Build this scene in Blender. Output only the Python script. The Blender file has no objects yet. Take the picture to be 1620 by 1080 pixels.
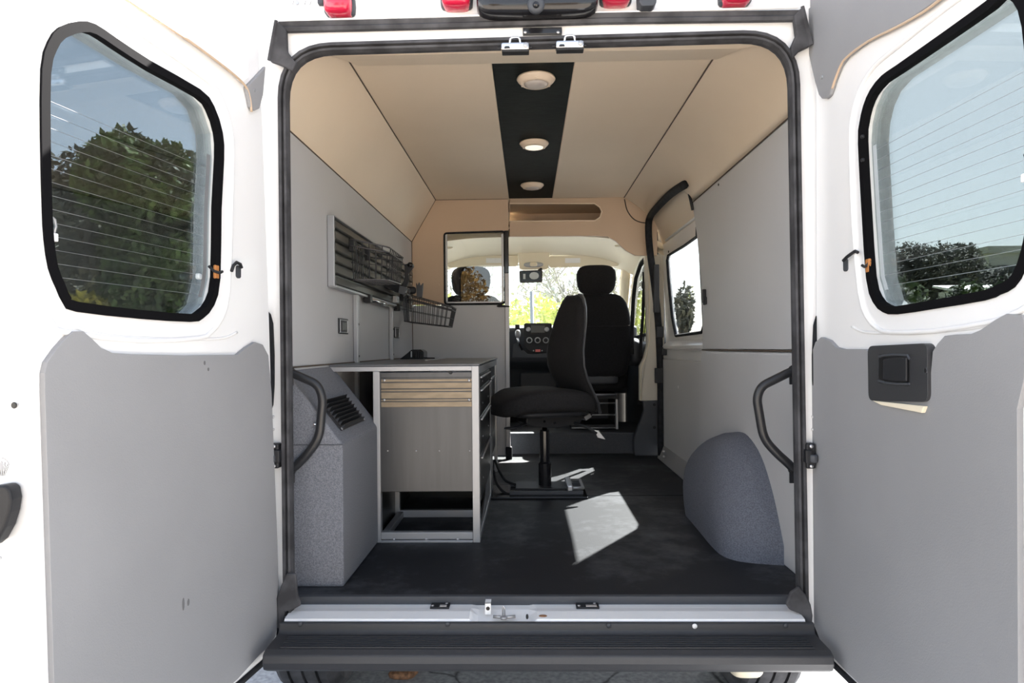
import bpy, bmesh, math, random
from mathutils import Vector, Matrix
from mathutils.geometry import tessellate_polygon
R = math.radians
sc = bpy.context.scene
random.seed(7)

# ------------------------------------------------------------------ camera
F, YAW, ROLL, CZ = 1080.0, R(1.33), R(0.5), 1.42
cam = bpy.data.cameras.new('camera'); cam.sensor_width = 36; cam.lens = 36 * F / 1620
cam.shift_y = 10 / 1620; cam.clip_start = .02; cam.clip_end = 1500
co = bpy.data.objects.new('camera', cam); sc.collection.objects.link(co)
co.matrix_world = Matrix.Translation((0, 0, CZ)) @ Matrix.Rotation(YAW, 4, 'Z') @ Matrix.Rotation(R(90), 4, 'X') @ Matrix.Rotation(-ROLL, 4, 'Z')
sc.camera = co
# ------------------------------------------------------------------ light
SUN = Vector((.50, .875, .865)).normalized()
w = bpy.data.worlds.new('world'); sc.world = w; w.use_nodes = True
nt = w.node_tree; nt.nodes.clear()
sky = nt.nodes.new('ShaderNodeTexSky'); sky.sky_type = 'NISHITA'; sky.sun_disc = False
sky.sun_elevation = math.asin(SUN.z); sky.sun_rotation = math.atan2(SUN.x, SUN.y)
sky.dust_density = 1.0; sky.air_density = 1.0; sky.ozone_density = 1.0
hs = nt.nodes.new('ShaderNodeHueSaturation'); hs.inputs['Saturation'].default_value = .48
bg = nt.nodes.new('ShaderNodeBackground'); bg.inputs['Strength'].default_value = .46
ow = nt.nodes.new('ShaderNodeOutputWorld')
nt.links.new(sky.outputs[0], hs.inputs['Color']); nt.links.new(hs.outputs[0], bg.inputs['Color']); nt.links.new(bg.outputs[0], ow.inputs['Surface'])
sl = bpy.data.lights.new('sun', 'SUN'); sl.energy = 46; sl.angle = R(.55); sl.color = (1, .96, .91)
so = bpy.data.objects.new('sun', sl); sc.collection.objects.link(so)
so.rotation_euler = SUN.to_track_quat('Z', 'Y').to_euler(); so.location = (5, 8, 10)
sc.view_settings.view_transform = 'Standard'; sc.view_settings.look = 'None'
sc.view_settings.exposure = 0.10; sc.view_settings.gamma = 1.0; sc.view_settings.use_curve_mapping = False

# ------------------------------------------------------------------ measuring
def ray(x, y):
    u, v = (x - 810) / F, (550 - y) / F
    u, v = u * math.cos(ROLL) + v * math.sin(ROLL), -u * math.sin(ROLL) + v * math.cos(ROLL)
    return (u * math.cos(YAW) - math.sin(YAW), u * math.sin(YAW) + math.cos(YAW), v)
def aY(x, y, Y): r = ray(x, y); k = Y / r[1]; return Vector((r[0] * k, Y, CZ + r[2] * k))
def aX(x, y, X): r = ray(x, y); k = X / r[0]; return Vector((X, r[1] * k, CZ + r[2] * k))
def aZ(x, y, Z): r = ray(x, y); k = (Z - CZ) / r[2]; return Vector((r[0] * k, r[1] * k, Z))

# ------------------------------------------------------------------ materials
def mat(name, col, rough=.5, metal=0., noise=None, bump=None, coat=0., col2=None, detail=4, stretch=None, emit=0.):
    m = bpy.data.materials.new(name); m.use_nodes = True
    t = m.node_tree; b = t.nodes['Principled BSDF']
    b.inputs['Base Color'].default_value = (*col, 1); b.inputs['Roughness'].default_value = rough
    b.inputs['Metallic'].default_value = metal
    if coat: b.inputs['Coat Weight'].default_value = coat; b.inputs['Coat Roughness'].default_value = .08
    if emit: b.inputs['Emission Color'].default_value = (*col, 1); b.inputs['Emission Strength'].default_value = emit
    tc = t.nodes.new('ShaderNodeTexCoord'); vec = tc.outputs['Object']
    if stretch:
        mp = t.nodes.new('ShaderNodeMapping'); mp.inputs['Scale'].default_value = stretch
        t.links.new(vec, mp.inputs['Vector']); vec = mp.outputs[0]
    if noise:
        n = t.nodes.new('ShaderNodeTexNoise'); n.inputs['Scale'].default_value = noise[0]; n.inputs['Detail'].default_value = detail
        t.links.new(vec, n.inputs['Vector'])
        r = t.nodes.new('ShaderNodeValToRGB'); a = noise[1]
        c2 = col2 or tuple(min(1, c * (1 + a)) for c in col)
        c1 = tuple(c * (1 - a) for c in col) if not col2 else col
        r.color_ramp.elements[0].position = .38; r.color_ramp.elements[1].position = .62
        r.color_ramp.elements[0].color = (*c1, 1); r.color_ramp.elements[1].color = (*c2, 1)
        t.links.new(n.outputs['Fac'], r.inputs[0]); t.links.new(r.outputs[0], b.inputs['Base Color'])
    if bump:
        n2 = t.nodes.new('ShaderNodeTexNoise'); n2.inputs['Scale'].default_value = bump[0]; n2.inputs['Detail'].default_value = 5
        t.links.new(vec, n2.inputs['Vector'])
        bp = t.nodes.new('ShaderNodeBump'); bp.inputs['Strength'].default_value = bump[1]; bp.inputs['Distance'].default_value = .002
        t.links.new(n2.outputs['Fac'], bp.inputs['Height']); t.links.new(bp.outputs[0], b.inputs['Normal'])
    return m
def glass(name, tint, refl=1.0, rough=.0):
    m = bpy.data.materials.new(name); m.use_nodes = True; t = m.node_tree; t.nodes.clear()
    tr = t.nodes.new('ShaderNodeBsdfTransparent'); tr.inputs[0].default_value = (*tint, 1)
    gl = t.nodes.new('ShaderNodeBsdfGlossy'); gl.inputs['Roughness'].default_value = rough; gl.inputs[0].default_value = (1, 1, 1, 1)
    fr = t.nodes.new('ShaderNodeFresnel'); fr.inputs[0].default_value = 1.45
    mu = t.nodes.new('ShaderNodeMath'); mu.operation = 'MULTIPLY'; mu.inputs[1].default_value = refl
    mx = t.nodes.new('ShaderNodeMixShader'); o = t.nodes.new('ShaderNodeOutputMaterial')
    t.links.new(fr.outputs[0], mu.inputs[0]); t.links.new(mu.outputs[0], mx.inputs[0])
    t.links.new(tr.outputs[0], mx.inputs[1]); t.links.new(gl.outputs[0], mx.inputs[2]); t.links.new(mx.outputs[0], o.inputs[0])
    return m
K = {}
K['white'] = mat('white_paint', (.88, .885, .89), .28, coat=.4)
K['vinyl'] = mat('grey_vinyl', (.283, .286, .296), .62, noise=(2.2, .035), bump=(260, .25))
K['wallv'] = mat('grey_wall_vinyl', (.525, .53, .545), .6, noise=(1.5, .02), bump=(240, .2))
K['partv'] = mat('slate_wall_vinyl', (.55, .56, .58), .6, noise=(1.5, .03), bump=(240, .2))
K['beige'] = mat('beige_headliner_vinyl', (.78, .65, .50), .6, noise=(1.2, .03), bump=(240, .2))
K['tan'] = mat('warm_lit_trim_vinyl', (.56, .42, .30), .6, noise=(1.2, .03), bump=(240, .2))  # warm ground bounce put into the colour of grey upper trim
K['whitev'] = mat('white_vinyl', (.86, .86, .86), .5)
K['cream'] = mat('cream_cab_trim', (.80, .72, .56), .7, bump=(400, .2))
K['pillar'] = mat('pale_pillar_trim', (.60, .57, .50), .6, bump=(400, .2))
K['black_strip'] = mat('black_ceiling_vinyl', (.010, .013, .0125), .6, noise=(18, .3), bump=(120, .3), stretch=(1, 4, 1))
K['carpet'] = mat('heather_grey_carpet', (.135, .142, .165), .95, noise=(330, .0), bump=(420, .8), col2=(.225, .235, .262), detail=6)
K['carpetd'] = mat('dark_grey_carpet', (.060, .066, .077), .95, noise=(330, .0), bump=(420, .8), col2=(.095, .102, .118), detail=6)
K['carpetr'] = mat('swirled_grey_carpet', (.095, .104, .130), .95, noise=(240, .0), bump=(380, .8), col2=(.155, .168, .205), detail=6)
K['rubber'] = mat('black_rubber', (.018, .019, .022), .5, noise=(30, .25))
K['gasket'] = mat('black_gasket', (.006, .006, .007), .9)
K['gasket'].node_tree.nodes['Principled BSDF'].inputs['Specular IOR Level'].default_value = .05
K['seal'] = mat('dark_seal_rubber', (.065, .065, .07), .5, noise=(14, .3))
K['plastic'] = mat('black_plastic', (.018, .019, .022), .5, bump=(500, .15))
K['plastic'].node_tree.nodes['Principled BSDF'].inputs['Specular IOR Level'].default_value = .3
K['bumper'] = mat('black_grained_plastic', (.035, .036, .04), .42, bump=(700, .4))
K['dkgrey'] = mat('dark_grey_plastic', (.05, .055, .065), .55, bump=(500, .15))
K['gloss'] = mat('gloss_black', (.012, .012, .014), .15)
K['tube'] = mat('black_powder_coat', (.02, .021, .024), .38)
K['alu'] = mat('aluminium', (.42, .425, .44), .45, .5)
K['slat'] = mat('dark_slat_metal', (.13, .135, .13), .42, .5)
K['alud'] = mat('dull_aluminium', (.40, .41, .43), .45, .7)
K['steel'] = mat('brushed_steel', (.078, .081, .087), .36, .8, noise=(5, .05), stretch=(9, 9, .5), bump=(40, .05))
K['tansteel'] = mat('warm_reflection_metal', (.25, .20, .14), .42, .4, noise=(7, .10), stretch=(2, 2, 8))  # reflected warm light put into the metal colour
K['chrome'] = mat('chrome', (.85, .85, .86), .12, 1.)
K['bolt'] = mat('bolt_metal', (.55, .55, .57), .35, .9)
K['desktop'] = mat('grey_laminate', (.10, .105, .115), .35)
K['blackpanel'] = mat('black_panel', (.012, .012, .013), .35)
K['fabric'] = mat('black_fabric', (.010, .010, .012), .9, bump=(600, .8), noise=(120, .3))
K['fabric2'] = mat('black_seat_cloth', (.007, .007, .009), .95, bump=(500, .8), noise=(90, .3))
K['shell'] = mat('grey_chair_shell', (.045, .047, .053), .4)
K['red'] = mat('red_lens', (.55, .012, .05), .2, coat=.5)
K['lens'] = mat('lamp_lens', (.55, .50, .46), .35)
K['lampwhite'] = mat('warm_white_plastic', (.80, .66, .52), .4)
K['litlens'] = mat('lit_lamp_lens', (1., .93, .78), .4, emit=.75)
K['radio'] = mat('radio_screen', (.04, .05, .055), .35)
K['hazard'] = mat('red_button', (.75, .16, .15), .4)
K['wire'] = mat('dark_wire', (.07, .07, .075), .4, .6)
K['orange'] = mat('orange_tape', (.45, .18, .05), .6)
K['screenb'] = mat('monitor_screen', (.05, .07, .09), .1)
K['screenw'] = mat('monitor_picture', (.5, .55, .58), .3)
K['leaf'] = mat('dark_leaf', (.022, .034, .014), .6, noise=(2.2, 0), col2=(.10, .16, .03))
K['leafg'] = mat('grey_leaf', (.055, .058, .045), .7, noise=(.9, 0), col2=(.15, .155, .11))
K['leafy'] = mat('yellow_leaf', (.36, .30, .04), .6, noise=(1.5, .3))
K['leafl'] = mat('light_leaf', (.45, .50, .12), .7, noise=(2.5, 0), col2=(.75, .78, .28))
K['leafs'] = mat('pale_sparse_leaf', (.42, .41, .40), .8, noise=(2.5, 0), col2=(.6, .6, .56))
K['leafa'] = mat('autumn_leaf', (.16, .09, .03), .6, noise=(.6, 0), col2=(.42, .27, .08))
K['seamc'] = mat('brown_seam', (.10, .075, .055), .9)
K['bark'] = mat('bark', (.07, .055, .045), .9, noise=(9, .3))
K['bare'] = mat('bare_twigs', (.34, .32, .32), .9)
K['bldg'] = mat('grey_building', (.55, .56, .53), .8, noise=(.4, .1))
K['bglass'] = mat('building_glass', (.05, .06, .07), .3)
K['shed'] = mat('white_shed', (.55, .55, .53), .7)
K['rust'] = mat('rust', (.20, .10, .05), .8, noise=(60, .4))
K['tan_conc'] = mat('pale_concrete', (.36, .315, .265), .9, noise=(1.3, .12))
K['grass'] = mat('dry_grass', (.20, .21, .08), .95, noise=(.6, .3))
K['mark'] = mat('ink', (.08, .08, .09), .6)
K['smudge'] = mat('smudge', (.15, .15, .155), .8)
K['glassL'] = glass('tinted_rear_glass', (.51, .55, .565), .6)
K['glassR'] = glass('tinted_rear_glass_right', (.42, .455, .462), .45)
K['glassC'] = glass('clear_plastic_glass', (.93, .94, .94), 1.)
K['glassS'] = glass('side_glass', (.70, .72, .73), .35)
K['glassW'] = glass('windshield_glass', (.93, .96, .95), 1.)
# black floor with pale scuffs
def scuffed():
    m = mat('black_vinyl_floor', (.022, .024, .03), .6, bump=(220, .3)); t = m.node_tree; b = t.nodes['Principled BSDF']; b.inputs['Specular IOR Level'].default_value = .3
    tc = t.nodes.new('ShaderNodeTexCoord'); n = t.nodes.new('ShaderNodeTexNoise'); n.inputs['Scale'].default_value = 2.4; n.inputs['Detail'].default_value = 12; n.inputs['Roughness'].default_value = .72
    t.links.new(tc.outputs['Object'], n.inputs['Vector'])
    r = t.nodes.new('ShaderNodeValToRGB'); r.color_ramp.elements[0].position = .49; r.color_ramp.elements[1].position = .70
    r.color_ramp.elements[0].color = (.012, .0135, .0175, 1); r.color_ramp.elements[1].color = (.085, .09, .10, 1)
    t.links.new(n.outputs['Fac'], r.inputs[0]); t.links.new(r.outputs[0], b.inputs['Base Color']); return m
for k_ in ('rubber', 'seal'):
    b_ = K[k_].node_tree.nodes['Principled BSDF']; b_.inputs['Roughness'].default_value = .75; b_.inputs['Specular IOR Level'].default_value = .15
K['floor'] = scuffed()
K['black_strip'].node_tree.nodes['Principled BSDF'].inputs['Specular IOR Level'].default_value = .12
def asphalt():
    m = mat('asphalt', (.2, .2, .2), .9, bump=(90, .8)); t = m.node_tree; b = t.nodes['Principled BSDF']
    tc = t.nodes.new('ShaderNodeTexCoord')
    n = t.nodes.new('ShaderNodeTexNoise'); n.inputs['Scale'].default_value = 45; n.inputs['Detail'].default_value = 8
    v = t.nodes.new('ShaderNodeTexVoronoi'); v.feature = 'DISTANCE_TO_EDGE'; v.inputs['Scale'].default_value = 1.3
    n3 = t.nodes.new('ShaderNodeTexNoise'); n3.inputs['Scale'].default_value = 5
    ad = t.nodes.new('ShaderNodeMixRGB'); ad.inputs[0].default_value = .12
    t.links.new(tc.outputs['Object'], ad.inputs[1]); t.links.new(n3.outputs['Color'], ad.inputs[2]); t.links.new(tc.outputs['Object'], n3.inputs['Vector'])
    t.links.new(ad.outputs[0], v.inputs['Vector']); t.links.new(tc.outputs['Object'], n.inputs['Vector'])
    r = t.nodes.new('ShaderNodeValToRGB'); r.color_ramp.elements[0].color = (.27, .275, .285, 1); r.color_ramp.elements[1].color = (.44, .445, .455, 1)
    r.color_ramp.elements[0].position = .35; r.color_ramp.elements[1].position = .65
    r2 = t.nodes.new('ShaderNodeValToRGB'); r2.color_ramp.elements[0].color = (.25, .25, .25, 1); r2.color_ramp.elements[1].position = .012
    mx = t.nodes.new('ShaderNodeMixRGB'); mx.blend_type = 'MULTIPLY'; mx.inputs[0].default_value = 1
    t.links.new(n.outputs['Fac'], r.inputs[0]); t.links.new(v.outputs['Distance'], r2.inputs[0])
    t.links.new(r.outputs[0], mx.inputs[1]); t.links.new(r2.outputs[0], mx.inputs[2]); t.links.new(mx.outputs[0], b.inputs['Base Color']); return m
K['asphalt'] = asphalt()

# ------------------------------------------------------------------ mesh builder
class MB:
    def __init__(s): s.v = []; s.f = []
    def add(s, vs, fs):
        o = len(s.v); s.v += [Vector(p) for p in vs]; s.f += [tuple(i + o for i in f) for f in fs]; return s
    def box(s, a, b, M=None):
        x0, y0, z0 = a; x1, y1, z1 = b
        vs = [Vector(p) for p in ((x0,y0,z0),(x1,y0,z0),(x1,y1,z0),(x0,y1,z0),(x0,y0,z1),(x1,y0,z1),(x1,y1,z1),(x0,y1,z1))]
        if M: vs = [M @ p for p in vs]
        return s.add(vs, [(0,3,2,1),(4,5,6,7),(0,1,5,4),(1,2,6,5),(2,3,7,6),(3,0,4,7)])
    def plate(s, outer, n, holes=(), f=None):
        """solid plate: outline(s) -> 3d points via f, thickness vector n"""
        f = f or (lambda p: Vector(p)); n = Vector(n)
        loops = [[f(p) for p in outer]] + [[f(p) for p in h] for h in holes]
        tris = tessellate_polygon(loops); flat = [p for l in loops for p in l]; N = len(flat)
        s2 = [p + n for p in flat]; fs = [tuple(t) for t in tris] + [tuple(N + i for i in reversed(t)) for t in tris]
        o = 0
        for l in loops:
            L = len(l)
            for i in range(L): j = (i + 1) % L; fs.append((o + i, o + j, N + o + j, N + o + i))
            o += L
        return s.add(flat + s2, fs)
    def tube(s, pts, r, seg=10, closed=False, rs=None, prof=None, up=None):
        pts = [Vector(p) for p in pts]; n = len(pts); rings = []
        T = []
        for i in range(n):
            a = pts[(i - 1) % n] if (closed or i) else pts[0]; b = pts[(i + 1) % n] if (closed or i < n - 1) else pts[-1]
            T.append((b - a).normalized())
        ref = Vector(up) if up is not None else (Vector((0, 0, 1)) if abs(T[0].z) < .9 else Vector((1, 0, 0)))
        u = (ref - T[0] * ref.dot(T[0])).normalized()
        for i in range(n):
            if up is not None: u = (Vector(up) - T[i] * Vector(up).dot(T[i])).normalized()
            elif i:
                q = T[i - 1].rotation_difference(T[i]); u = q @ u
                u = (u - T[i] * u.dot(T[i])).normalized()
            w_ = T[i].cross(u); rr = rs[i] if rs else r
            if prof: rings.append([pts[i] + u * a + w_ * b for a, b in prof])
            else: rings.append([pts[i] + (u * math.cos(2 * math.pi * k / seg) + w_ * math.sin(2 * math.pi * k / seg)) * rr for k in range(seg)])
        return s.loft(rings, closed=closed)
    def loft(s, rings, closed=False, caps=True):
        m = len(rings[0]); n = len(rings); vs = [p for r_ in rings for p in r_]; fs = []
        for i in range(n if closed else n - 1):
            j = (i + 1) % n
            for k in range(m): l = (k + 1) % m; fs.append((i * m + k, i * m + l, j * m + l, j * m + k))
        if not closed and caps: fs += [tuple(reversed(range(m))), tuple((n - 1) * m + k for k in range(m))]
        return s.add(vs, fs)
    def lathe(s, prof, o, axis='Z', seg=24, M=None):
        o = Vector(o); rings = []
        for r_, h in prof:
            ring = []
            for k in range(seg):
                a = 2 * math.pi * k / seg; c, d = math.cos(a) * r_, math.sin(a) * r_
                p = Vector((c, d, h)) if axis == 'Z' else (Vector((c, h, d)) if axis == 'Y' else Vector((h, c, d)))
                if M: p = M @ p
                ring.append(o + p)
            rings.append(ring)
        return s.loft(rings)
    def sup(s, c, r, e=.5, nu=20, nv=12, M=None, fn=None):
        """superellipsoid (rounded cushion)"""
        c = Vector(c); sg = lambda v, p: math.copysign(abs(v) ** p, v); rings = []
        for i in range(nv + 1):
            a = -math.pi / 2 + math.pi * i / nv; ca, sa = max(abs(math.cos(a)), 1e-4) ** e, sg(math.sin(a), e); ring = []
            for k in range(nu):
                b = 2 * math.pi * k / nu
                p = Vector((r[0] * ca * sg(math.cos(b), e), r[1] * ca * sg(math.sin(b), e), r[2] * sa))
                if fn: p = fn(p)
                if M: p = M @ p
                ring.append(c + p)
            rings.append(ring)
        return s.loft(rings)
OFF = {}
def root(name, label, cat, loc, group=None, kind=None):
    o = bpy.data.objects.new(name, None); sc.collection.objects.link(o); o.location = loc; o.empty_display_size = .05
    OFF[o.name] = Vector(loc)
    if label: o['label'] = label
    if cat: o['category'] = cat
    if group: o['group'] = group
    if kind: o['kind'] = kind
    return o
def make(name, mb, m, parent=None, bevel=0, smooth=False, label=None, cat=None, group=None, kind=None, sub=0, seg=2):
    if parent is not None: off = OFF[parent.name]
    elif kind == 'structure': off = Vector((0, 0, 0))
    else:
        off = Vector(((min(p.x for p in mb.v) + max(p.x for p in mb.v)) / 2, (min(p.y for p in mb.v) + max(p.y for p in mb.v)) / 2, min(p.z for p in mb.v)))
    me = bpy.data.meshes.new(name); me.from_pydata([tuple(p - off) for p in mb.v], [], mb.f)
    bm = bmesh.new(); bm.from_mesh(me); bmesh.ops.recalc_face_normals(bm, faces=bm.faces); bm.to_mesh(me); bm.free()
    me.materials.append(K[m] if isinstance(m, str) else m)
    o = bpy.data.objects.new(name, me); sc.collection.objects.link(o); OFF[o.name] = off
    if parent is not None: o.parent = parent
    else: o.location = off
    if smooth:
        for p in me.polygons: p.use_smooth = True
    if bevel:
        b = o.modifiers.new('bevel', 'BEVEL'); b.width = bevel; b.segments = seg; b.limit_method = 'ANGLE'; b.angle_limit = R(35)
    if sub: s_ = o.modifiers.new('sub', 'SUBSURF'); s_.levels = sub; s_.render_levels = sub
    if label: o['label'] = label
    if cat: o['category'] = cat
    if group: o['group'] = group
    if kind: o['kind'] = kind
    return o
def dup(o, delta=(0, 0, 0), label=None, parent=None):
    c = o.copy(); sc.collection.objects.link(c)
    if parent is not None: c.parent = parent
    else:
        c.location = o.location + Vector(delta)
        if label: c['label'] = label
    OFF[c.name] = OFF[o.name] + Vector(delta)
    for ch in [q for q in bpy.data.objects if q.parent == o]: dup(ch, delta, parent=c)
    return c
def rnd(pts, r, n=5):
    """round the corners of a closed 2d/3d outline"""
    pts = [Vector(p) for p in pts]; out = []; L = len(pts)
    for i in range(L):
        p = pts[i]; a = pts[i - 1]; b = pts[(i + 1) % L]; rr = r[i] if isinstance(r, (list, tuple)) else r
        rr = min(rr, (a - p).length * .49, (b - p).length * .49)
        if rr < 1e-5: out.append(p); continue
        s0 = p + (a - p).normalized() * rr; s1 = p + (b - p).normalized() * rr
        for k in range(n + 1): t = k / n; out.append(s0 * (1 - t) ** 2 + p * 2 * t * (1 - t) + s1 * t * t)
    return out
def cat(pts, n=6, closed=False):
    pts = [Vector(p) for p in pts]; L = len(pts); out = []
    for i in range(L if closed else L - 1):
        g = (lambda k: pts[k % L]) if closed else (lambda k: pts[min(max(k, 0), L - 1)])
        a, b, c, d = g(i - 1), g(i), g(i + 1), g(i + 2)
        for k in range(n):
            t = k / n; out.append(.5 * ((2 * b) + (c - a) * t + (2 * a - 5 * b + 4 * c - d) * t * t + (3 * b - 3 * c + d - a) * t ** 3))
    if not closed: out.append(pts[-1])
    return out
def rect(x0, y0, x1, y1): return [(x0, y0), (x1, y0), (x1, y1), (x0, y1)]
def V2(p): return Vector(p)
def disc(c, n, r, h, seg=16):
    """short cylinder from c along n"""
    n = Vector(n).normalized(); q = Vector((0, 0, 1)).rotation_difference(n).to_matrix()
    m = MB(); rings = [[Vector(c) + q @ Vector((math.cos(2*math.pi*k/seg)*rr, math.sin(2*math.pi*k/seg)*rr, hh)) for k in range(seg)] for rr, hh in ((r, 0), (r, h * .6), (r * .8, h))]
    return m.loft(rings)

FZ = .631
# ================================================================== GROUND AND SETTING
g = MB(); g.box((-300, -300, -.3), (300, 300, -.002)); make('ground', g, 'tan_conc', kind='structure')
g = MB(); g.box((-7, .4, -.05), (7, 9, .004)); make('ground_asphalt_patch', g, 'asphalt', kind='structure')
g = MB(); g.box((-200, 13, -.1), (200, 260, .02)); make('ground_grass_field', g, 'grass', kind='structure')

# ---- van floor
XL, XR = -.82, .92
fl = MB(); fl.box((-.95, 2.17, FZ - .03), (1.0, 5.08, FZ)); floor = make('floor', fl, 'floor', kind='structure')
s_ = MB(); yy = aZ(960, 784, FZ).y; s_.box((-.2, yy - .002, FZ), (.93, yy + .003, FZ + .0015)); make('floor_seam', s_, 'rubber', floor)
s_ = MB(); s_.box((-.79, 2.155, FZ - .026), (.855, 2.175, FZ + .004)); make('threshold_strip', s_, 'dkgrey', floor, bevel=.002)
s_ = MB(); s_.box((-.95, 2.2, .53), (1.0, 6.6, FZ - .035)); make('floor_subframe', s_, 'blackpanel', floor)
# cab floor and carpeted riser
s_ = MB(); s_.box((-.145, 5.08, FZ - .03), (.78, 5.12, .785)); rz = make('trim_1', s_, 'carpetd', kind='structure', bevel=.012)
s_ = MB(); s_.box((-.93, 5.12, FZ - .03), (.95, 5.85, .78)); s_.box((-.93, 5.85, .52), (.95, 6.6, .60)); make('cab_floor', s_, 'dkgrey', rz)

# ---- ceiling
CE = 2.475
c_ = MB(); c_.box((-.645, 2.5, CE), (-.125, 4.84, CE + .02)); ceil = make('ceiling', c_, 'beige', kind='structure', bevel=.004)
c_ = MB(); c_.box((.182, 2.5, CE), (.688, 4.84, CE + .02)); make('ceiling_panel', c_, 'beige', ceil, bevel=.004)
c_ = MB(); c_.box((-.124, 2.48, CE + .003), (.181, 4.84, CE + .02)); make('centre_strip', c_, 'black_strip', ceil)
# rear header board (beige, rounded ends)
prof = [(2.19, 2.395), (2.25, 2.392), (2.40, 2.437), (2.515, 2.468), (2.525, 2.476), (2.52, 2.50), (2.19, 2.52)]
xs = [aY(498, 85, 2.3).x, aY(508, 100, 2.5).x]
h_ = MB(); rings = []
for x, k in ((-.70, 0), (-.665, .5), (-.62, 1), (.70, 1), (.75, .5), (.785, 0)):
    rings.append([Vector((x, 2.19 + (y - 2.19) * (.55 + .45 * k), z)) for y, z in prof])
h_.loft(rings); make('rear_header_board', h_, 'beige', ceil, bevel=.006)
for (px, py) in ((553, 89), (1170, 72)):
    p = aY(px, py, 2.30); make('push_clip', disc((p.x, p.y, p.z + .006), (0, -.2, -1), .009, .007), 'beige', ceil, smooth=True)

# ---- left wall
L = MB(); L.plate([(2.18, 1.36), (4.84, 1.36), (4.84, 2.178), (2.18, 2.178)], (-.02, 0, 0), f=lambda p: Vector((XL, p[0], p[1])))
wl = make('wall_left', L, 'wallv', kind='structure', bevel=.004)
L = MB(); L.box((XL - .02, 2.18, FZ), (XL + .006, 4.84, 1.357)); make('lower_wall_panel', L, 'wallv', wl, bevel=.006)
L = MB(); L.plate([(2.18, XL, 2.181), (4.84, XL, 2.181), (4.84, -.647, CE), (2.18, -.647, CE)], (-.015, 0, .01), f=lambda p: Vector((p[1], p[0], p[2]))); make('slope_panel', L, 'beige', wl, bevel=.004)
L = MB(); L.box((-1.0, 2.10, .35), (-.985, 6.4, 1.5)); L.plate([(-.985, 1.5), (-1.0, 1.5), (-.93, 2.3), (-.75, 2.62), (-.73, 2.60), (-.91, 2.29)], (0, 2.8, 0), f=lambda p: Vector((p[0], 2.10, p[1]))); make('outer_skin', L, 'white', wl)
# ---- right wall
XRl = .925
L = MB(); fe = [(3.62, 1.405), (3.62, 1.60), (3.65, 1.80), (3.72, 2.02), (3.815, 2.214)]
L.plate([(2.18, 1.405)] + fe + [(2.18, 2.214)], (.02, 0, 0), f=lambda p: Vector((XR, p[0], p[1]))); wr = make('wall_right', L, 'wallv', kind='structure', bevel=.004)
L = MB(); L.plate([(2.18, FZ), (3.63, FZ), (3.66, 1.0), (3.63, 1.395), (2.18, 1.395)], (.02, 0, 0), f=lambda p: Vector((XR - .008, p[0], p[1]))); make('lower_wall_panel', L, 'wallv', wr, bevel=.01)
# slope: two facets, front edge arches over the sliding door
def slR(y, t):  # t 0 at ceiling edge .. 1 at wall top
    a, b = Vector((.689, y, CE)), Vector((XR, y, 2.217)); p = a.lerp(b, t); bul = math.sin(t * math.pi) * .03
    return p + Vector((bul, 0, bul * .7))
ys = [2.18, 2.6, 3.0, 3.30, 3.5]; rows = []
arch = [(3.815, 1.0), (3.83, .88), (3.86, .76), (3.90, .68), (3.97, .62), (4.08, .58), (4.3, .56), (4.7, .56), (4.79, .60), (4.845, .72)]
L = MB(); NT = 10
cols = [(y, 1.0) for y in ys] + arch
vs = []; fs = []
for y, tm in cols:
    for k in range(NT + 1): vs.append(slR(y, tm * k / NT))
for i in range(len(cols) - 1):
    for k in range(NT): a = i * (NT + 1) + k; fs.append((a, a + 1, a + NT + 2, a + NT + 1))
n0 = len(vs); vs += [p + Vector((.012, 0, .012)) for p in vs]; fs2 = [tuple(i + n0 for i in reversed(f)) for f in fs]
L.add(vs, fs + fs2); m_ = n0
E_ = [i * (NT + 1) + NT for i in range(len(cols))]
L.f += [(a, b, b + n0, a + n0) for a, b in zip(E_, E_[1:])]
o = make('slope_panel', L, 'beige', wr, smooth=True)
L = MB(); L.box((1.02, 2.10, .35), (1.035, 3.6, 1.5)); L.box((1.02, 4.97, .35), (1.035, 6.4, 1.5)); L.plate([(1.02, 1.5), (1.035, 1.5), (.98, 2.3), (.80, 2.62), (.78, 2.60), (.96, 2.29)], (0, 1.5, 0), f=lambda p: Vector((p[0], 2.10, p[1]))); make('outer_skin', L, 'white', wr)
L = MB(); L.box((-.76, 2.10, 2.60), (.81, 5.3, 2.63)); make('roof_skin', L, 'white', ceil)
L = MB(); L.plate([(.80, 2.63), (.96, 2.40), (.93, 2.39), (.78, 2.60)], (0, 1.4, 0), f=lambda p: Vector((p[0], 3.6, p[1]))); make('roof_edge', L, 'white', ceil)
for nm_, par_, pts_ in (('seam', wl, [(XL + .001, 2.2, 2.179), (XL + .001, 4.83, 2.179)]), ('seam', wl, [(-.646, 2.45, CE), (-.646, 4.83, CE)]), ('seam', wl, [(XL + .002, 4.835, .7), (XL + .002, 4.835, 2.18), (-.646, 4.835, CE), (-.13, 4.835, CE)]), ('seam', wl, [(XL + .006, 2.2, 1.359), (XL + .006, 4.8, 1.359)]), ('seam', wr, [(XR - .001, 2.2, 2.216), (XR - .001, 3.8, 2.216)]), ('seam', wr, [(.689, 2.45, CE - .001), (.689, 4.84, CE - .001)]), ('seam', wr, [(XR - .002, 2.2, 1.400), (XR - .002, 3.62, 1.400)])):
    make(nm_, MB().tube(pts_, .0028, 6), 'seamc', par_)
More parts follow.
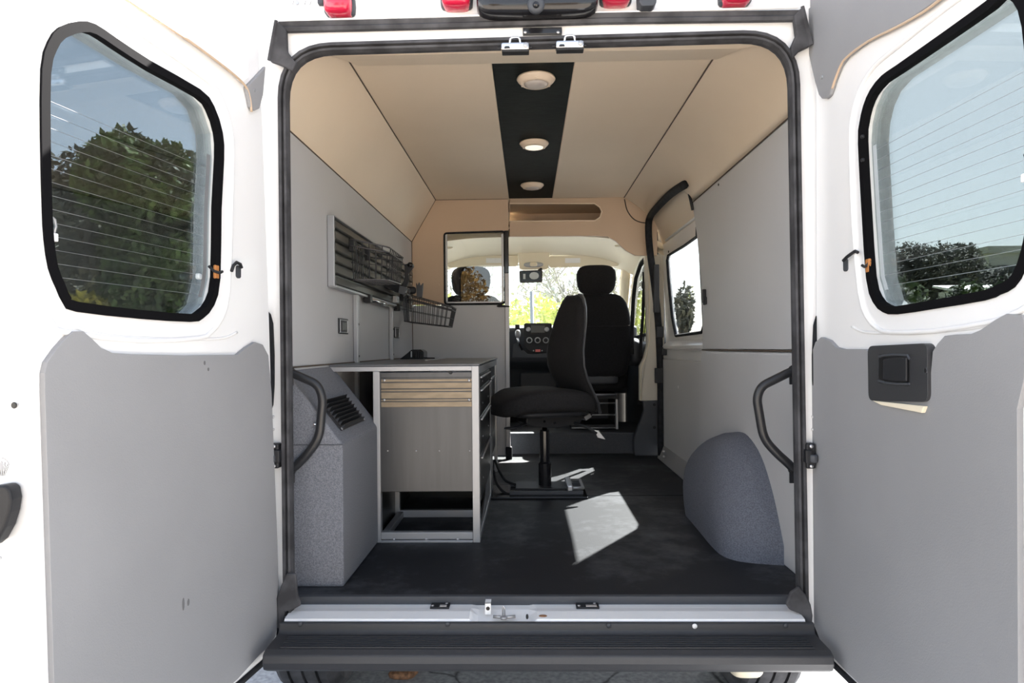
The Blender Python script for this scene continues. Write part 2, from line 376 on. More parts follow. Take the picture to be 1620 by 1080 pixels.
# black mount clip on right wall, black edge clip at arch
p = aX(1117, 468, XR); make('wall_clip', MB().box((XR - .012, p.y - .02, p.z - .045), (XR, p.y + .02, p.z - .005)).box((XR - .02, p.y - .008, p.z - .035), (XR, p.y + .008, p.z + .035)), 'plastic', wr, bevel=.004)
p = aX(1093, 318, .905); make('edge_clip', MB().tube([p + Vector((0, .04, .05)), p, p + Vector((.01, -.0, -.05))], .008), 'plastic', wr)
for (px, py) in ((1137, 292),): p = aX(px, py, XR); make('screw', disc(p, (-1, 0, 0), .006, .003), 'plastic', wr)

# ---- bulkhead (front partition left, header with cubby right)
YB = 4.84
px_ = lambda x, y: (aY(x, y, YB).x, aY(x, y, YB).z)
wo = [px_(703, 369), px_(798, 366), px_(798, 481), px_(703, 481)]
f3 = lambda p: Vector((p[0], YB, p[1]))
pt = MB(); pt.plate([(XL, 1.73), (XL, 2.18), (-.647, CE), (-.13, CE), (-.13, 2.25), (wo[1][0], 2.25), (wo[1][0], wo[1][1]), (wo[0][0], wo[0][1]), (wo[3][0], 1.73)], (0, .02, 0), f=f3)
wf = make('wall_front', pt, 'tan', kind='structure', bevel=.003)  # partition is one grey panel; warm light is painted on this upper part
pt = MB(); pt.plate([(XL, .66), (-.16, .66), (-.16, 1.726), (XL, 1.726)], (0, .02, 0), f=f3); make('partition_lower_panel', pt, 'partv', wf, bevel=.003)
pt = MB(); pt.box((wo[0][0] + .006, YB + .004, wo[3][1] + .0), (wo[1][0] - .0, YB + .010, wo[0][1] - .006)); make('window_pane', pt, 'glassC', wf)
pt = MB()
sw = MB(); ring = rnd([(wo[0][0], wo[0][1]), (wo[1][0], wo[1][1]), (wo[1][0], 1.735), (wo[0][0], 1.735)], .02)
sw.tube([Vector((p.x, YB - .003, p.y)) for p in ring], .007, 6, closed=True); make('window_gasket', sw, 'rubber', wf)
sw = MB(); sw.box((wo[0][0] + .008, YB - .005, 1.742), (wo[0][0] + .02, YB + .004, wo[0][1] - .01)); sw.box((wo[1][0] - .022, YB - .005, 1.742), (wo[1][0] - .008, YB + .004, wo[0][1] - .01)); sw.box((wo[0][0] + .008, YB - .005, 1.737), (wo[1][0] - .008, YB + .004, 1.75)); make('window_channel', sw, 'alud', wf)
sw = MB(); x1 = aY(800, 600, YB).x; x2 = aY(806.5, 600, YB).x; sw.box((x1, YB - .012, .70), (x2, YB + .03, 1.95)); make('partition_edge_post', sw, 'alu', wf, bevel=.003)
sw = MB(); sw.box((x1, YB - .012, 1.95), (x2, YB + .03, 2.25)); make('partition_edge_cover', sw, 'gloss', wf, bevel=.003)
sw = MB(); sw.box((x1 - .004, YB - .02, .628), (x2 + .012, YB + .03, .72)); make('post_foot', sw, 'rubber', wf, bevel=.008)
for (x, y) in ((694, 391), (694, 450), (805, 361), (723, 313), (803, 522)):
    p = aY(x, y, YB); make('screw', disc(p, (0, -1, 0), .006, .003, 10), 'bolt' if y > 500 else 'tan', wf)
p = aY(795, 484, YB); make('latch_pin', MB().tube([p + Vector((-.04, -.012, 0)), p + Vector((.05, -.012, -.004))], .005, 6).box((p.x - .03, p.y - .02, p.z - .008), (p.x + .0, p.y - .001, p.z + .012)), 'rubber', wf)
# header over the cab
YH = 4.86
hp = [aY(x, y, YH) for x, y in ((806, 309), (990, 311), (1000, 298), (1040, 298), (1040, 404), (1005, 404), (990, 396), (975, 382), (962, 374), (940, 373), (806, 374))]
hl = [aY(x, y, YH) for x, y in ((806, 322), (940, 322), (949, 328), (952, 335), (949, 344), (941, 349), (806, 350))]
hh = MB(); hh.plate(hp, (0, .03, 0), f=lambda p: Vector(p), holes=[[p + Vector((.003 if i in (0, 6) else 0, 0, 0)) for i, p in enumerate(hl)]]); make('cab_header', hh, 'tan', wf, bevel=.006)
hh = MB(); hh.box((-.16, YH + .02, 2.30), (.66, YH + .45, 2.32)); hh.box((-.16, YH + .43, 2.30), (.66, YH + .45, 2.46)); hh.box((-.16, YH + .02, 2.455), (.66, YH + .45, 2.47)); hh.box((.64, YH + .02, 2.30), (.66, YH + .45, 2.46)); make('overhead_cubby', hh, 'tan', wf)
hh = MB(); hh.tube(cat([aY(x, y, YH - .002) for x, y in ((988, 315), (992, 332), (1001, 345), (1012, 351), (1026, 353))], 4), .004, 6); make('header_seam', hh, 'bark', wf)
hh = MB(); hh.tube([p + Vector((0, -.004, 0)) for p in hl[0:]], .005, 6); make('cubby_rim', hh, 'beige', wf)
hh = MB(); hh.box((-.95, YH + .35, 2.28), (-.13, YH + .37, 2.62)); hh.box((-.95, YB + .01, 2.6), (1.0, YH + .6, 2.62)); hh.box((.43, YH + .5, 2.35), (1.0, YH + .52, 2.62)); make('header_backing', hh, 'cream', wf)

# ---- rear frame with door opening
YD = 2.17
op = rnd([(-.743, .60), (.826, .60), (.812, 2.360), (-.746, 2.345)], [.02, .02, .15, .15], 8)
f4 = lambda p: Vector((p[0], 2.11, p[1]))
fr = MB(); fr.plate([(-.99, .52), (1.03, .52), (1.03, 1.5), (.98, 2.3), (.80, 2.62), (-.75, 2.62), (-.93, 2.3), (-.99, 1.5)], (0, .014, 0), holes=[list(reversed(op))], f=f4)
wrr = make('wall_rear', fr, 'white', kind='structure', bevel=.006)
# ribbed main seal
def sealring(pts, y, prof, closed=True): 
    m = MB(); n = len(pts); rings = []
    P = [Vector((p[0], p[1])) for p in pts]
    for i in range(n):
        t = (P[(i + 1) % n] - P[i - 1]).normalized(); nn = Vector((t.y, -t.x))
        rings.append([Vector((P[i].x + nn.x * a, y + b, P[i].y + nn.y * a)) for a, b in prof])
    return m.loft(rings, closed=closed)
sop = [p for p in op if p.y > .62]; sop = [Vector((-.743, .60))] + sorted([p for p in sop if p.x < 0], key=lambda q: (q.y, q.x)) + sorted([p for p in sop if p.x > 0], key=lambda q: (-q.y, q.x)) + [Vector((.826, .60))]
def even(pts, step=.03):
    out = [pts[0]]
    for a, b in zip(pts, pts[1:]):
        k = max(1, int((b - a).length / step))
        out += [a.lerp(b, (i + 1) / k) for i in range(k)]
    return out
sop = even(sop, .05); pf = [(-.023, -.004), (-.019, -.022), (-.009, -.024), (-.007, -.012), (-.002, -.014), (0, -.026), (.006, -.024), (.008, -.004), (.006, .016), (-.006, .016), (-.008, .005)]
def openseal(pts, y, prof):
    m = MB(); n = len(pts); rings = []
    for i in range(n):
        t = (pts[min(i + 1, n - 1)] - pts[max(i - 1, 0)]).normalized(); nn = Vector((t.y, -t.x))
        rings.append([Vector((pts[i].x + nn.x * a, y + b, pts[i].y + nn.y * a)) for a, b in prof])
    return m.loft(rings)
make('door_opening_seal', openseal(sop, 2.11, pf), 'seal', wrr)
# outer gutter rubber
q = lambda x, y: aY(x, y, 2.10)
gt = MB(); gt.tube([q(443, 45), q(700, 39), q(960, 31), q(1262, 27)], .01, prof=[(-.014, -.004), (-.014, .012), (-.004, .016), (.002, .010), (.014, .016), (.016, -.004)], up=(0, 0, 1)); make('gutter_rubber', gt, 'seal', wrr)
for pts in ([(441, 38), (456, 50), (457, 84), (472, 104), (466, 117), (447, 106), (430, 100)], [(1265, 16), (1272, 34), (1279, 76), (1262, 84), (1250, 97), (1248, 78), (1256, 60), (1252, 30)]):
    m = MB(); m.plate([q(*p) for p in pts], (0, -.022, 0)); make('gutter_end_cap', m, 'seal', wrr, bevel=.004)
    m = MB(); a, b = (pts[0], pts[-1]) if pts[0][0] < 800 else (pts[0], pts[2]); m.tube([q(*a) + Vector((0, -.022, 0)), q(*b) + Vector((0, -.022, 0))], .006, 6); make('end_cap_ridge', m, 'seal', wrr)
# upper lip line
gt = MB(); gt.tube([aY(450, 33, 2.09), aY(835, 23, 2.09), aY(1262, 12, 2.09)], .004, 6); make('body_crease', gt, 'white', wrr)
# jamb details: slot with rubber, catches, bolts
for sd in (-1, 1):
    pts = [(421, 488), (429, 497), (433, 512), (435, 560), (435, 610), (433, 640), (428, 655), (424, 600)] if sd < 0 else [(1296, 493), (1290, 500), (1286, 515), (1284, 560), (1284, 600), (1288, 640), (1293, 650), (1296, 600)]
    m = MB(); m.plate([aY(x, y, 2.108) for x, y in pts], (0, -.008, 0)); make('hinge_slot_rubber', m, 'rubber', wrr, bevel=.002)
    for y in (659, 679):
        p = aY(432 if sd < 0 else 1286, y, 2.108); make('jamb_bolt', disc(p, (0, -1, 0), .005, .004, 10), 'bolt', wrr, smooth=True)
    c = aY(439 if sd < 0 else 1277, 719, 2.108)
    m = MB(); m.box((c.x - .014, c.y - .03, c.z - .038), (c.x + .014, c.y, c.z + .038)); m.box((c.x - .02 * (1 if sd > 0 else -.0) - .0, c.y - .04, c.z - .02), (c.x + .02 * (1 if sd < 0 else 0), c.y - .004, c.z + .02)); catch = make('door_check_bracket', m, 'plastic', wrr, bevel=.004)
    m = MB(); m.lathe([(.011, -.012), (.013, -.008), (.013, .008), (.011, .012)], (c.x - sd * -.004, c.y - .034, c.z - .006), 'Z', 14); make('roller', m, 'dkgrey', catch, smooth=True)
    for dz in (-.03, .03): make('bracket_bolt', disc((c.x, c.y - .03, c.z + dz), (0, -1, 0), .006, .004, 10), 'bolt', catch, smooth=True)
    # lower rubber gusset where the seal meets the sill
    pts = [(441, 975), (439, 945), (446, 925), (455, 905), (470, 905), (473, 940), (478, 955), (466, 962), (452, 966), (450, 992), (440, 992)] if sd < 0 else [(1284, 972), (1281, 955), (1274, 940), (1262, 925), (1248, 935), (1241, 953), (1248, 963), (1262, 968), (1270, 975), (1270, 985), (1283, 985)]
    m = MB(); m.plate([aY(x, y, 2.085) for x, y in pts], (0, -.012, 0)); make('seal_corner_gusset', m, 'seal', wrr, bevel=.005)
# sill
si = MB()
def sillrow(y, z, dip): # row of points across with centre dip
    X0, X1 = aY(452, 970, 2.06).x, aY(1271, 975, 2.06).x
    c0, c1 = aY(742, 980, 2.05).x, aY(850, 980, 2.05).x
    xs = [X0, (X0 + c0) / 2, c0 - .03, c0, c0 + .025, c0 + .05, c1 - .05, c1 - .025, c1, c1 + .03, (c1 + X1) / 2, X1]
    return [Vector((x, y, z - (dip if c0 + .01 < x < c1 - .01 else 0))) for x in xs]
rws = [sillrow(2.19, .610, 0), sillrow(2.125, .610, .004), sillrow(2.095, .612, .014), sillrow(2.050, .606, .018), sillrow(2.042, .594, .018), sillrow(2.048, .56, .0)]
vs = [p for r_ in rws for p in r_]; n = len(rws[0])
si.add(vs, [(i * n + k, i * n + k + 1, (i + 1) * n + k + 1, (i + 1) * n + k) for i in range(len(rws) - 1) for k in range(n - 1)])
sill = make('trim_2', si, 'white', kind='structure')
for p in sill.data.polygons: p.use_smooth = False
for x0, x1 in ((680, 713), (912, 946)):
    a, b = aZ(x0, 962, .613), aZ(x1, 953, .613)
    m = MB(); m.box((a.x, a.y, .609), (b.x, b.y, .616)); sp = make('striker_plate', m, 'plastic', sill, bevel=.002)
    for t in (.12, .82): make('plate_bolt', disc((a.x + (b.x - a.x) * t, a.y + .012 + .02 * (t > .5), .616), (0, 0, 1), .005, .003, 10), 'bolt', sp, smooth=True)
    m = MB(); m.box((a.x + .03, a.y + .006, .615), (b.x - .008, a.y + .018, .619)); make('wear_strip', m, 'bolt', sp)
# latch bracket and hook at sill centre
p = aZ(772, 972, .605); m = MB(); m.box((p.x - .009, p.y, .605), (p.x + .009, p.y + .004, .642)); m.box((p.x - .009, p.y, .638), (p.x + .009, p.y + .03, .642))
lb = make('latch_bracket', m, 'white', label='small white latch bracket with round hole on the white sill', cat='bracket', bevel=.001)
make('bracket_hole', disc((p.x, p.y, .624), (0, -1, 0), .006, .001, 12), 'blackpanel', lb)
p = aZ(797, 977, .604); m = MB()
hk = root('striker_hook', 'steel striker hook standing on the white sill', 'hook', (p.x, p.y, .604))
m = MB(); m.tube([p + Vector((-.032, 0, .004)), p + Vector((-.01, -.002, .003)), p + Vector((.01, -.002, .003)), p + Vector((.035, 0, .004))], .005, 8); m.lathe([(.011, 0), (.012, .005), (.006, .007)], p + Vector((0, -.006, 0)), 'Z', 14); make('hook_base', m, 'alud', hk, smooth=True)
m = MB(); m.tube([p + Vector((-.003, 0, .004)), p + Vector((-.003, 0, .03)), p + Vector((0, 0, .037)), p + Vector((.003, 0, .03)), p + Vector((.003, 0, .004))], .0022, 6); make('hook_loop', m, 'bolt', hk, smooth=True)
p = aZ(859, 974, .608); make('rust_spot', MB().sup(p, (.013, .008, .003), .9, 10, 6), 'rust', sill)
p = aY(834, 975, 2.045); make('drain_hole_plug', MB().sup(p, (.004, .004, .008), .9, 8, 6), 'plastic', sill)
# top catch plate + two chrome latches
p0, p1 = aY(827, 56, 2.105), aY(889, 44, 2.105)
m = MB(); m.box((p0.x, 2.098, p0.z), (p1.x, 2.112, p1.z)); tp = make('top_catch_plate', m, 'gloss', wrr, bevel=.002)
for x in (831, 883): make('plate_bolt', disc(aY(x, 51, 2.098), (0, -1, 0), .005, .003, 10), 'bolt', tp, smooth=True)
def latch(px, py, lab):
    c = aY(px, py, 2.065); r_ = root('door_latch', lab, 'latch', (c.x, c.y, c.z - .02), 'chrome latches at the top of the door opening')
    m = MB(); m.box((c.x - .042, c.y - .02, c.z - .013), (c.x + .042, c.y + .015, c.z + .010)); m.box((c.x - .02, c.y + .01, c.z - .004), (c.x + .02, c.y + .045, c.z + .008)); make('latch_body', m, 'chrome', r_, bevel=.006)
    m = MB(); m.box((c.x - .04, c.y - .017, c.z - .018), (c.x + .042, c.y + .012, c.z - .012)); make('latch_base', m, 'plastic', r_, bevel=.002)
    m = MB(); m.tube([c + Vector((-.016, -.012, .008)), c + Vector((-.014, -.014, .022)), c + Vector((-.008, -.014, .026)), c + Vector((.008, -.014, .026)), c + Vector((.014, -.014, .022)), c + Vector((.016, -.012, .008))], .0035, 8); make('latch_loop', m, 'chrome', r_, smooth=True)
    m = disc(c + Vector((.032, -.02, .0)), (0, -1, 0), .008, .003, 14); make('lock_screw', m, 'alud', r_, smooth=True)
    m = MB(); m.plate(rnd([(c.x - .034, c.z - .010), (c.x - .014, c.z - .010), (c.x - .018, c.z - .003), (c.x - .03, c.z - .003)], .002, 2), (0, -.002, 0), f=lambda p: Vector((p[0], c.y - .0195, p[1]))); make('latch_slot', m, 'blackpanel', r_)
    m = MB(); m.tube([c + Vector((-.052, 0, 0)), c + Vector((.05, 0, .001))], .004, 8); make('latch_rod', m, 'plastic', r_)
latch(815, 76, 'left chrome door latch with wire loop at top of opening')
latch(901, 73, 'right chrome door latch with wire loop at top of opening')

# roof marker lights and camera housing on rear roof edge
def marker(px, lab, wpx=21, py=14):
    c = aY(px, py, 2.05); W = wpx * 2.05 / 1080
    r_ = root('marker_light', lab, 'light', (c.x, 2.10, c.z), 'red roof marker lights')
    m = MB(); m.sup((c.x, 2.085, c.z + .03), (W * 1.05, .04, .036), .45, 20, 10); make('lens', m, 'red', r_, smooth=True)
    m = MB(); m.sup((c.x, 2.10, c.z + .03), (W * 1.2, .02, .032), .4, 20, 8); make('lamp_base', m, 'dkgrey', r_, smooth=True)
marker(531, 'largest red roof marker light, leftmost above the opening', 21, 13)
marker(720, 'red roof marker light just left of the black camera housing', 22, 2)
marker(977, 'red roof marker light just right of the black camera housing', 22, -4)
marker(1170, 'rightmost red roof marker light above the opening', 22, -4)
c = aY(850, 3, 2.03); ch = root('camera_housing', 'wide black housing with backup camera above the door opening', 'camera', (c.x, 2.1, c.z))
m = MB(); m.sup((c.x, 2.08, c.z + .045), (.185, .05, .072), .35, 28, 12); make('housing', m, 'gloss', ch, smooth=True)
m = MB(); m.lathe([(.024, .01), (.026, -.005), (.018, -.012), (.010, -.012)], aY(848, 8, 2.03), 'Y', 20); cl_ = make('camera_ring', m, 'dkgrey', ch, smooth=True)
m = MB(); m.lathe([(.010, 0), (.008, -.006), (.002, -.009)], aY(848, 8, 2.018), 'Y', 16); make('camera_lens', m, 'gloss', cl_, smooth=True)
c = aY(1024, 1, 2.06); m = MB(); m.plate([(c.x - .028, c.z + .03), (c.x - .026, c.z - .008), (c.x - .018, c.z - .02), (c.x + .018, c.z - .02), (c.x + .026, c.z - .008), (c.x + .03, c.z + .03)], (0, .05, 0), f=lambda p: Vector((p[0], 2.05, p[1]))); make('cable_gland', m, 'dkgrey', label='dark grey faceted cable gland on roof beside marker light', cat='fitting', bevel=.004)
# roof emblem scribbles
c = aY(487, 3, 2.105); m = MB()
for k, (dx, s) in enumerate(((-.05, 1), (-.035, 0), (-.012, 1), (.005, 1))):
    m.tube([(c.x + dx, 2.108, c.z - .008), (c.x + dx + .004 * s, 2.108, c.z + .002), (c.x + dx, 2.108, c.z + .02)], .0012, 5)
m.lathe([(.007, 0), (.007, -.004), (.004, -.004)], (c.x - .035, 2.11, c.z), 'Y', 12); make('roof_fitting', m, 'alud', wrr)
m = MB(); m.box((c.x + .035, 2.09, c.z - .012), (c.x + .05, 2.11, c.z + .012)); make('light_clip', m, 'dkgrey', wrr)

# ================================================================== REAR DOORS
def rear_door(side):
    L_ = side == 'L'
    X0, Y0, k = (-.784, 2.11, -.137) if L_ else (.880, 2.11, .035)
    ln = math.sqrt(1 + k * k); d = Vector((k / ln, -1 / ln, 0)); sg = 1 if L_ else -1
    nin = Vector((1 / ln, k / ln, 0)) if L_ else Vector((-1 / ln, -k / ln, 0))
    if nin.dot(Vector((sg, 0, 0))) < 0: nin = -nin
    W = lambda s, z, n=0.: Vector((X0, Y0, 0)) + d * s + nin * n + Vector((0, 0, z))
    def uv(x, y):
        r = ray(x, y); t = (X0 + k * Y0) / (r[0] + k * r[1]); return (Y0 - r[1] * t) * ln, CZ + r[2] * t
    nm = 'door_1' if L_ else 'door_2'
    wpx = [(68, 110), (78, 70), (95, 48), (125, 39), (148, 43), (180, 64), (240, 103), (315, 146), (335, 170), (348, 210), (350, 250), (346, 330), (344, 440), (335, 480), (318, 500), (300, 505), (220, 500), (120, 488), (103, 478), (92, 455), (80, 425), (73, 380), (70, 330), (67, 220)]
    if L_: win = [uv(*p) for p in wpx]
    else:
        win = [uv(*p) for p in ((1362, 225), (1364, 195), (1370, 168), (1380, 145), (1397, 124), (1420, 108), (1500, 52), (1570, 2))]
        win += [(.80, 2.09), (.835, 2.06), (.858, 2.0), (.872, 1.85), (.872, 1.70), (.862, 1.62), (.84, 1.56), (.815, 1.53), (.78, 1.52)] + [uv(*p) for p in ((1560, 470), (1480, 484), (1420, 493), (1400, 490), (1385, 475), (1375, 440), (1368, 340))]
    win = [Vector(p) for p in win]
    if L_: out = [(.0, .60), (-.003, .54), (.03, .485), (.08, .478), (.89, .478), (.897, 1.3), (.897, 2.58), (.13, 2.58), (.09, 2.35), (.07, 2.1), (.04, 1.5), (.02, 1.0)]
    else: out = [(-.015, .60), (-.02, .54), (.015, .482), (.07, .478), (.865, .478), (.90, 1.3), (.90, 2.58), (.06, 2.58), (-.0, 2.40), (.02, 2.2), (.01, 1.6), (-.012, 1.0)]
    m = MB(); m.plate(out, -nin * .075, holes=[list(reversed(win))], f=lambda p: W(p[0], p[1]))
    D_ = make(nm, m, 'white', kind='structure', bevel=.008, seg=3)
    # raised window surround and dished area below it
    cw = sum((p for p in win), Vector((0, 0))) / len(win)
    off = lambda a: [cw + (p - cw) * (1 + a / (p - cw).length) for p in win]
    m = MB(); o1 = off(.055); m.tube(cat([W(p.x, p.y, .002) for p in o1], 2, True), .006, 8, closed=True); make('pressed_rim', m, 'white', D_, smooth=True)
    # glass
    m = MB(); m.plate([W(p.x, p.y, -.028) for p in off(.004)], -nin * .004); pane = make('window_pane', m, 'glassL' if L_ else 'glassR', D_)
    m = MB(); g1 = off(-.004); m.tube(cat([W(p.x, p.y, -.004) for p in g1], 2, True), 0, prof=[(-.009, -.010), (.009, -.010), (.009, .010), (-.009, .010)], closed=True, up=nin); make('window_seal', m, 'gasket', D_)
    m = MB(); fro = off(-.030); inn = off(-.008); m.plate([W(p.x, p.y, -.0262) for p in inn], nin * .0008, holes=[[W(p.x, p.y, -.0262) for p in reversed(fro)]]); 
    if not L_: pass
    # heater wires
    z0, z1 = (1.906, 1.566) if L_ else (1.93, 1.57)
    def span(z):
        xs_ = []
        P = off(-.006); n = len(P)
        for i in range(n):
            a, b = P[i], P[(i + 1) % n]
            if (a.y - z) * (b.y - z) < 0: xs_.append(a.x + (b.x - a.x) * (z - a.y) / (b.y - a.y))
        return min(xs_), max(xs_)
    for i in range(14):
        z = z0 + (z1 - z0) * i / 13; a, b = span(z)
        m = MB(); m.tube([W(a + (.018 if L_ else 0), z, -.027), W((a + b) / 2, z, -.027), W(b, z, -.027)], .00045, 4); make('heater_wire', m, 'bolt' if L_ else 'alud', pane)
    # bus bar / pale edge strip on hinge side of the glass
    z_ = [1.56 + i * .035 for i in range(12)]; e = [(span(z)[0], z) for z in z_]
    m = MB(); m.plate([W(a + .004, z, -.0265) for a, z in e] + [W(a + .020, z, -.0265) for a, z in reversed(e)], nin * .0006); make('bus_bar', m, 'alud' if L_ else 'screenw', pane)
    # lower trim panel
    if L_:
        pp = [uv(*p) for p in ((62, 620), (62, 590), (66, 573), (80, 553), (95, 536), (108, 524), (124, 524), (140, 538), (152, 550), (170, 558), (200, 560), (285, 562), (370, 561), (385, 549), (398, 541), (410, 545), (419, 562), (424, 620), (428, 720), (433, 850), (436, 950), (435, 985), (430, 1006), (420, 1022), (405, 1035))]
        pp = [(p[0], p[1]) for p in pp] + [(.25, .515), (.855, .515)]
    else:
        pp = [uv(*p) for p in ((1286, 980), (1286, 760), (1287, 640), (1290, 560), (1296, 541), (1305, 533), (1318, 538), (1328, 549), (1340, 552), (1376, 552), (1385, 560))]
        pp += [(.345, 1.31), (.575, 1.31)] + [uv(*p) for p in ((1484, 556), (1492, 543), (1503, 531), (1520, 529), (1545, 528), (1560, 522), (1585, 505), (1602, 496))]
        pp += [(.85, 1.47), (.872, 1.42), (.835, 1.30), (.832, .8), (.832, .515), (.20, .515), (.10, .52), (.04, .533), (.005, .56)]
    m = MB(); m.plate(pp, nin * .012, f=lambda p: W(p[0], p[1])); tp_ = make('trim_panel', m, 'vinyl', D_, bevel=.006, seg=3)
    # scuffs on the left panel
    if L_:
        for (x, y, h_) in ((283, 955, 14), (291, 952, 8), (317, 574, 5), (323, 584, 4)):
            a = uv(x, y); m = MB(); m.sup(W(a[0], a[1], .0121), (.0008, .0055, h_ * .0011), .9, 8, 6); make('scuff', m, 'smudge', tp_, smooth=True)
    # weatherstrip near the door's bottom and hinge edge
    ed = [(.885, .492), (.10, .492), (.04, .497), (.008, .53), (-.004 + (0 if L_ else -.012), .60)]
    m = MB(); m.tube([W(a, b, .003) for a, b in cat([Vector(p) for p in ed], 5)], .009, 8); make('weatherstrip', m, 'rubber', D_, smooth=True)
    # upper trim panel; the left grey one painted white with its overexposed light
    if L_:
        m = MB(); m.plate([(.16, 2.56), (.165, 2.20), (.194, 2.178), (.266, 2.186), (.432, 2.190), (.652, 2.184), (.88, 2.184), (.88, 2.56)], nin * .012, f=lambda p: W(p[0], p[1])); make('upper_trim_panel', m, 'whitev', D_, bevel=.005)
        m = MB(); m.plate([uv(*p) for p in ((415, 105), (400, 122), (384, 138), (388, 155), (391, 170), (397, 176), (405, 172), (411, 150))], nin * .012, f=lambda p: W(p[0], p[1])); cp = make('upper_corner_trim', m, 'vinyl', D_, bevel=.003)
        a = uv(396, 143); make('trim_screw', disc(W(a[0], a[1], .012), nin, .004, .002, 10), 'alud', cp)
        ln_ = [(.15, 2.11), (.160, 2.15), (.185, 2.174), (.266, 2.184), (.432, 2.188), (.652, 2.182), (.88, 2.182)]
    else:
        up = [(-.04, 2.57), (-.032, 2.45), (-.012, 2.33)] + [uv(*p) for p in ((1295, 130), (1301, 150), (1306, 156), (1313, 156), (1319, 150), (1326, 128), (1335, 105), (1346, 90), (1380, 65), (1440, 35), (1500, -5))] + [(.88, 2.182), (.88, 2.57)]
        m = MB(); m.plate(up, nin * .012, f=lambda p: W(p[0], p[1])); cp = make('upper_trim_panel', m, 'vinyl', D_, bevel=.004)
        a = uv(1307, 122); make('trim_screw', disc(W(a[0], a[1], .012), nin, .006, .003, 10), 'alud', cp)
        ln_ = [uv(*p) for p in ((1322, 140), (1326, 128), (1335, 105), (1346, 90), (1380, 65), (1440, 35), (1500, -5))] + [(.88, 2.180)]
    m = MB(); m.tube([W(a, b, .010) for a, b in cat([Vector(p) for p in ln_], 4)], .0035, 6); make('trim_edge_reflection', m, 'tansteel' if False else 'tan', D_, smooth=True)  # tan reflection on the white metal, painted as a thin tube
    # pressed line below the window
    m = MB(); m.tube([W(a, b, .0) for a, b in cat([Vector(p) for p in ((.80, 1.47), (.70, 1.452), (.5, 1.448), (.30, 1.452), (.22, 1.47))], 5)], .004, 8); make('pressed_line', m, 'white', D_, smooth=True)
    # wire hook and oval grommet
    px = (376, 430) if L_ else (1339, 419); a = uv(*px)
    m = MB(); m.plate([(a[0] + .011 * math.cos(t) , a[1] + .008 * math.sin(t) + (.010 if math.sin(t) > 0 else -.010)) for t in [i * math.pi / 9 for i in range(18)]], nin * .004, f=lambda p: W(p[0], p[1])); gr = make('grommet', m, 'dkgrey', D_)
    hook = [(376, 424), (374, 418), (368, 415), (363, 420), (360, 429)] if L_ else [(1341, 412), (1347, 406), (1354, 401), (1360, 397), (1364, 399)]
    m = MB(); m.tube([W(*uv(*p), .012) for p in hook], .0045, 8); make('cable_stub', m, 'plastic', gr, smooth=True)
    # orange taped terminal on the glass edge
    a = uv(341, 430) if L_ else uv(1375, 420)
    m = MB(); m.box((-.009, -.004, -.018), (.009, .004, .018), Matrix.Translation(W(a[0], a[1], .002)) @ Matrix.Rotation(math.atan2(d.y, d.x), 4, 'Z')); tt = make('heater_terminal', m, 'orange', D_, bevel=.003)
    m = MB(); m.tube([W(a[0] + .03 * (1 if L_ else .2), a[1] + .012, 0), W(a[0] + .015 * (1 if L_ else 0), a[1], .006), W(a[0], a[1] - .003, .012), W(a[0] - .012, a[1] + .002, .012)], .004, 6); make('terminal_wire', m, 'plastic', tt)
    if L_:
        b = uv(320, 437); m = MB(); m.sup(W(b[0], b[1], -.01), (.006, .010, .008), .6, 10, 8); make('terminal_cap', m, 'screenw', tt)
    # white plug with loop on the far edge
    a = uv(88, 374) if L_ else (.838, 1.725)
    Mx = Matrix.Translation(W(a[0], a[1], -.012)) @ Matrix.Rotation(math.atan2(d.y, d.x), 4, 'Z')
    m = MB(); m.box((-.014, -.006, -.008), (.014, .006, .008), Mx); pl = make('plug', m, 'whitev', D_, bevel=.002)
    m = MB(); lp = [(72, 345), (78, 341), (88, 341), (95, 347), (97, 358), (94, 368)] if L_ else None
    P = [W(*uv(*p), -.012) for p in lp] if L_ else [W(.838, 1.733, -.012), W(.842, 1.75, -.010), W(.838, 1.765, -.008), W(.850, 1.775, -.006)]
    m.tube(P, .003 if L_ else .006, 6); make('plug_lead', m, 'alud' if L_ else 'plastic', pl, smooth=True)
    if L_:
        # free end of the door: latch hole, stamped mark, wrap-round outside handle
        e = lambda x, y: aY(x, y, (W(.897, 1, 0)).y - .0)
        c = e(22, 641); make('latch_hole', disc(c + Vector((0, .001, 0)), d, .006, .002, 16), 'blackpanel', D_)
        m = MB()
        for i in range(9):
            t = i * .55; m.tube([c + Vector((.010 * math.cos(t), -.001, .013 * math.sin(t))), c + Vector((.010 * math.cos(t + .35), -.001, .013 * math.sin(t + .35)))], .0006, 4)
        make('worn_paint_ring', m, 'alud', D_)
        c = e(2, 742); m = MB(); 
        for dx, h_ in ((-.012, .010), (-.006, .014), (0, .015), (.006, .013), (.011, .009)):
            m.tube([c + Vector((dx * .4, -.001, -.012)), c + Vector((dx, -.001, h_ - .004)), c + Vector((dx + .002, -.001, h_)), c + Vector((dx + .003, -.001, h_ - .004)), c + Vector((dx * .4 + .002, -.001, -.012))], .0005, 4)
        m.tube([c + Vector((.0 + .016 * math.cos(t), -.001, .004 + .017 * math.sin(t))) for t in [.2, .5, .8, 1.1, 1.4, 1.7, 2.0]], .0005, 4)
        make('stamped_hand_mark', m, 'mark', D_)
        pts = [(-22, 770), (0, 766), (26, 762), (33, 768), (36, 785), (33, 805), (26, 828), (14, 850), (6, 857), (-22, 860)]
        m = MB(); m.plate([e(*p) + Vector((0, -.028, 0)) for p in pts], (0, .03, 0)); hd = make('outside_handle', m, 'plastic', D_, bevel=.006, seg=3)
        pts = [(-20, 796), (10, 791), (16, 795), (12, 815), (2, 838), (-20, 846)]
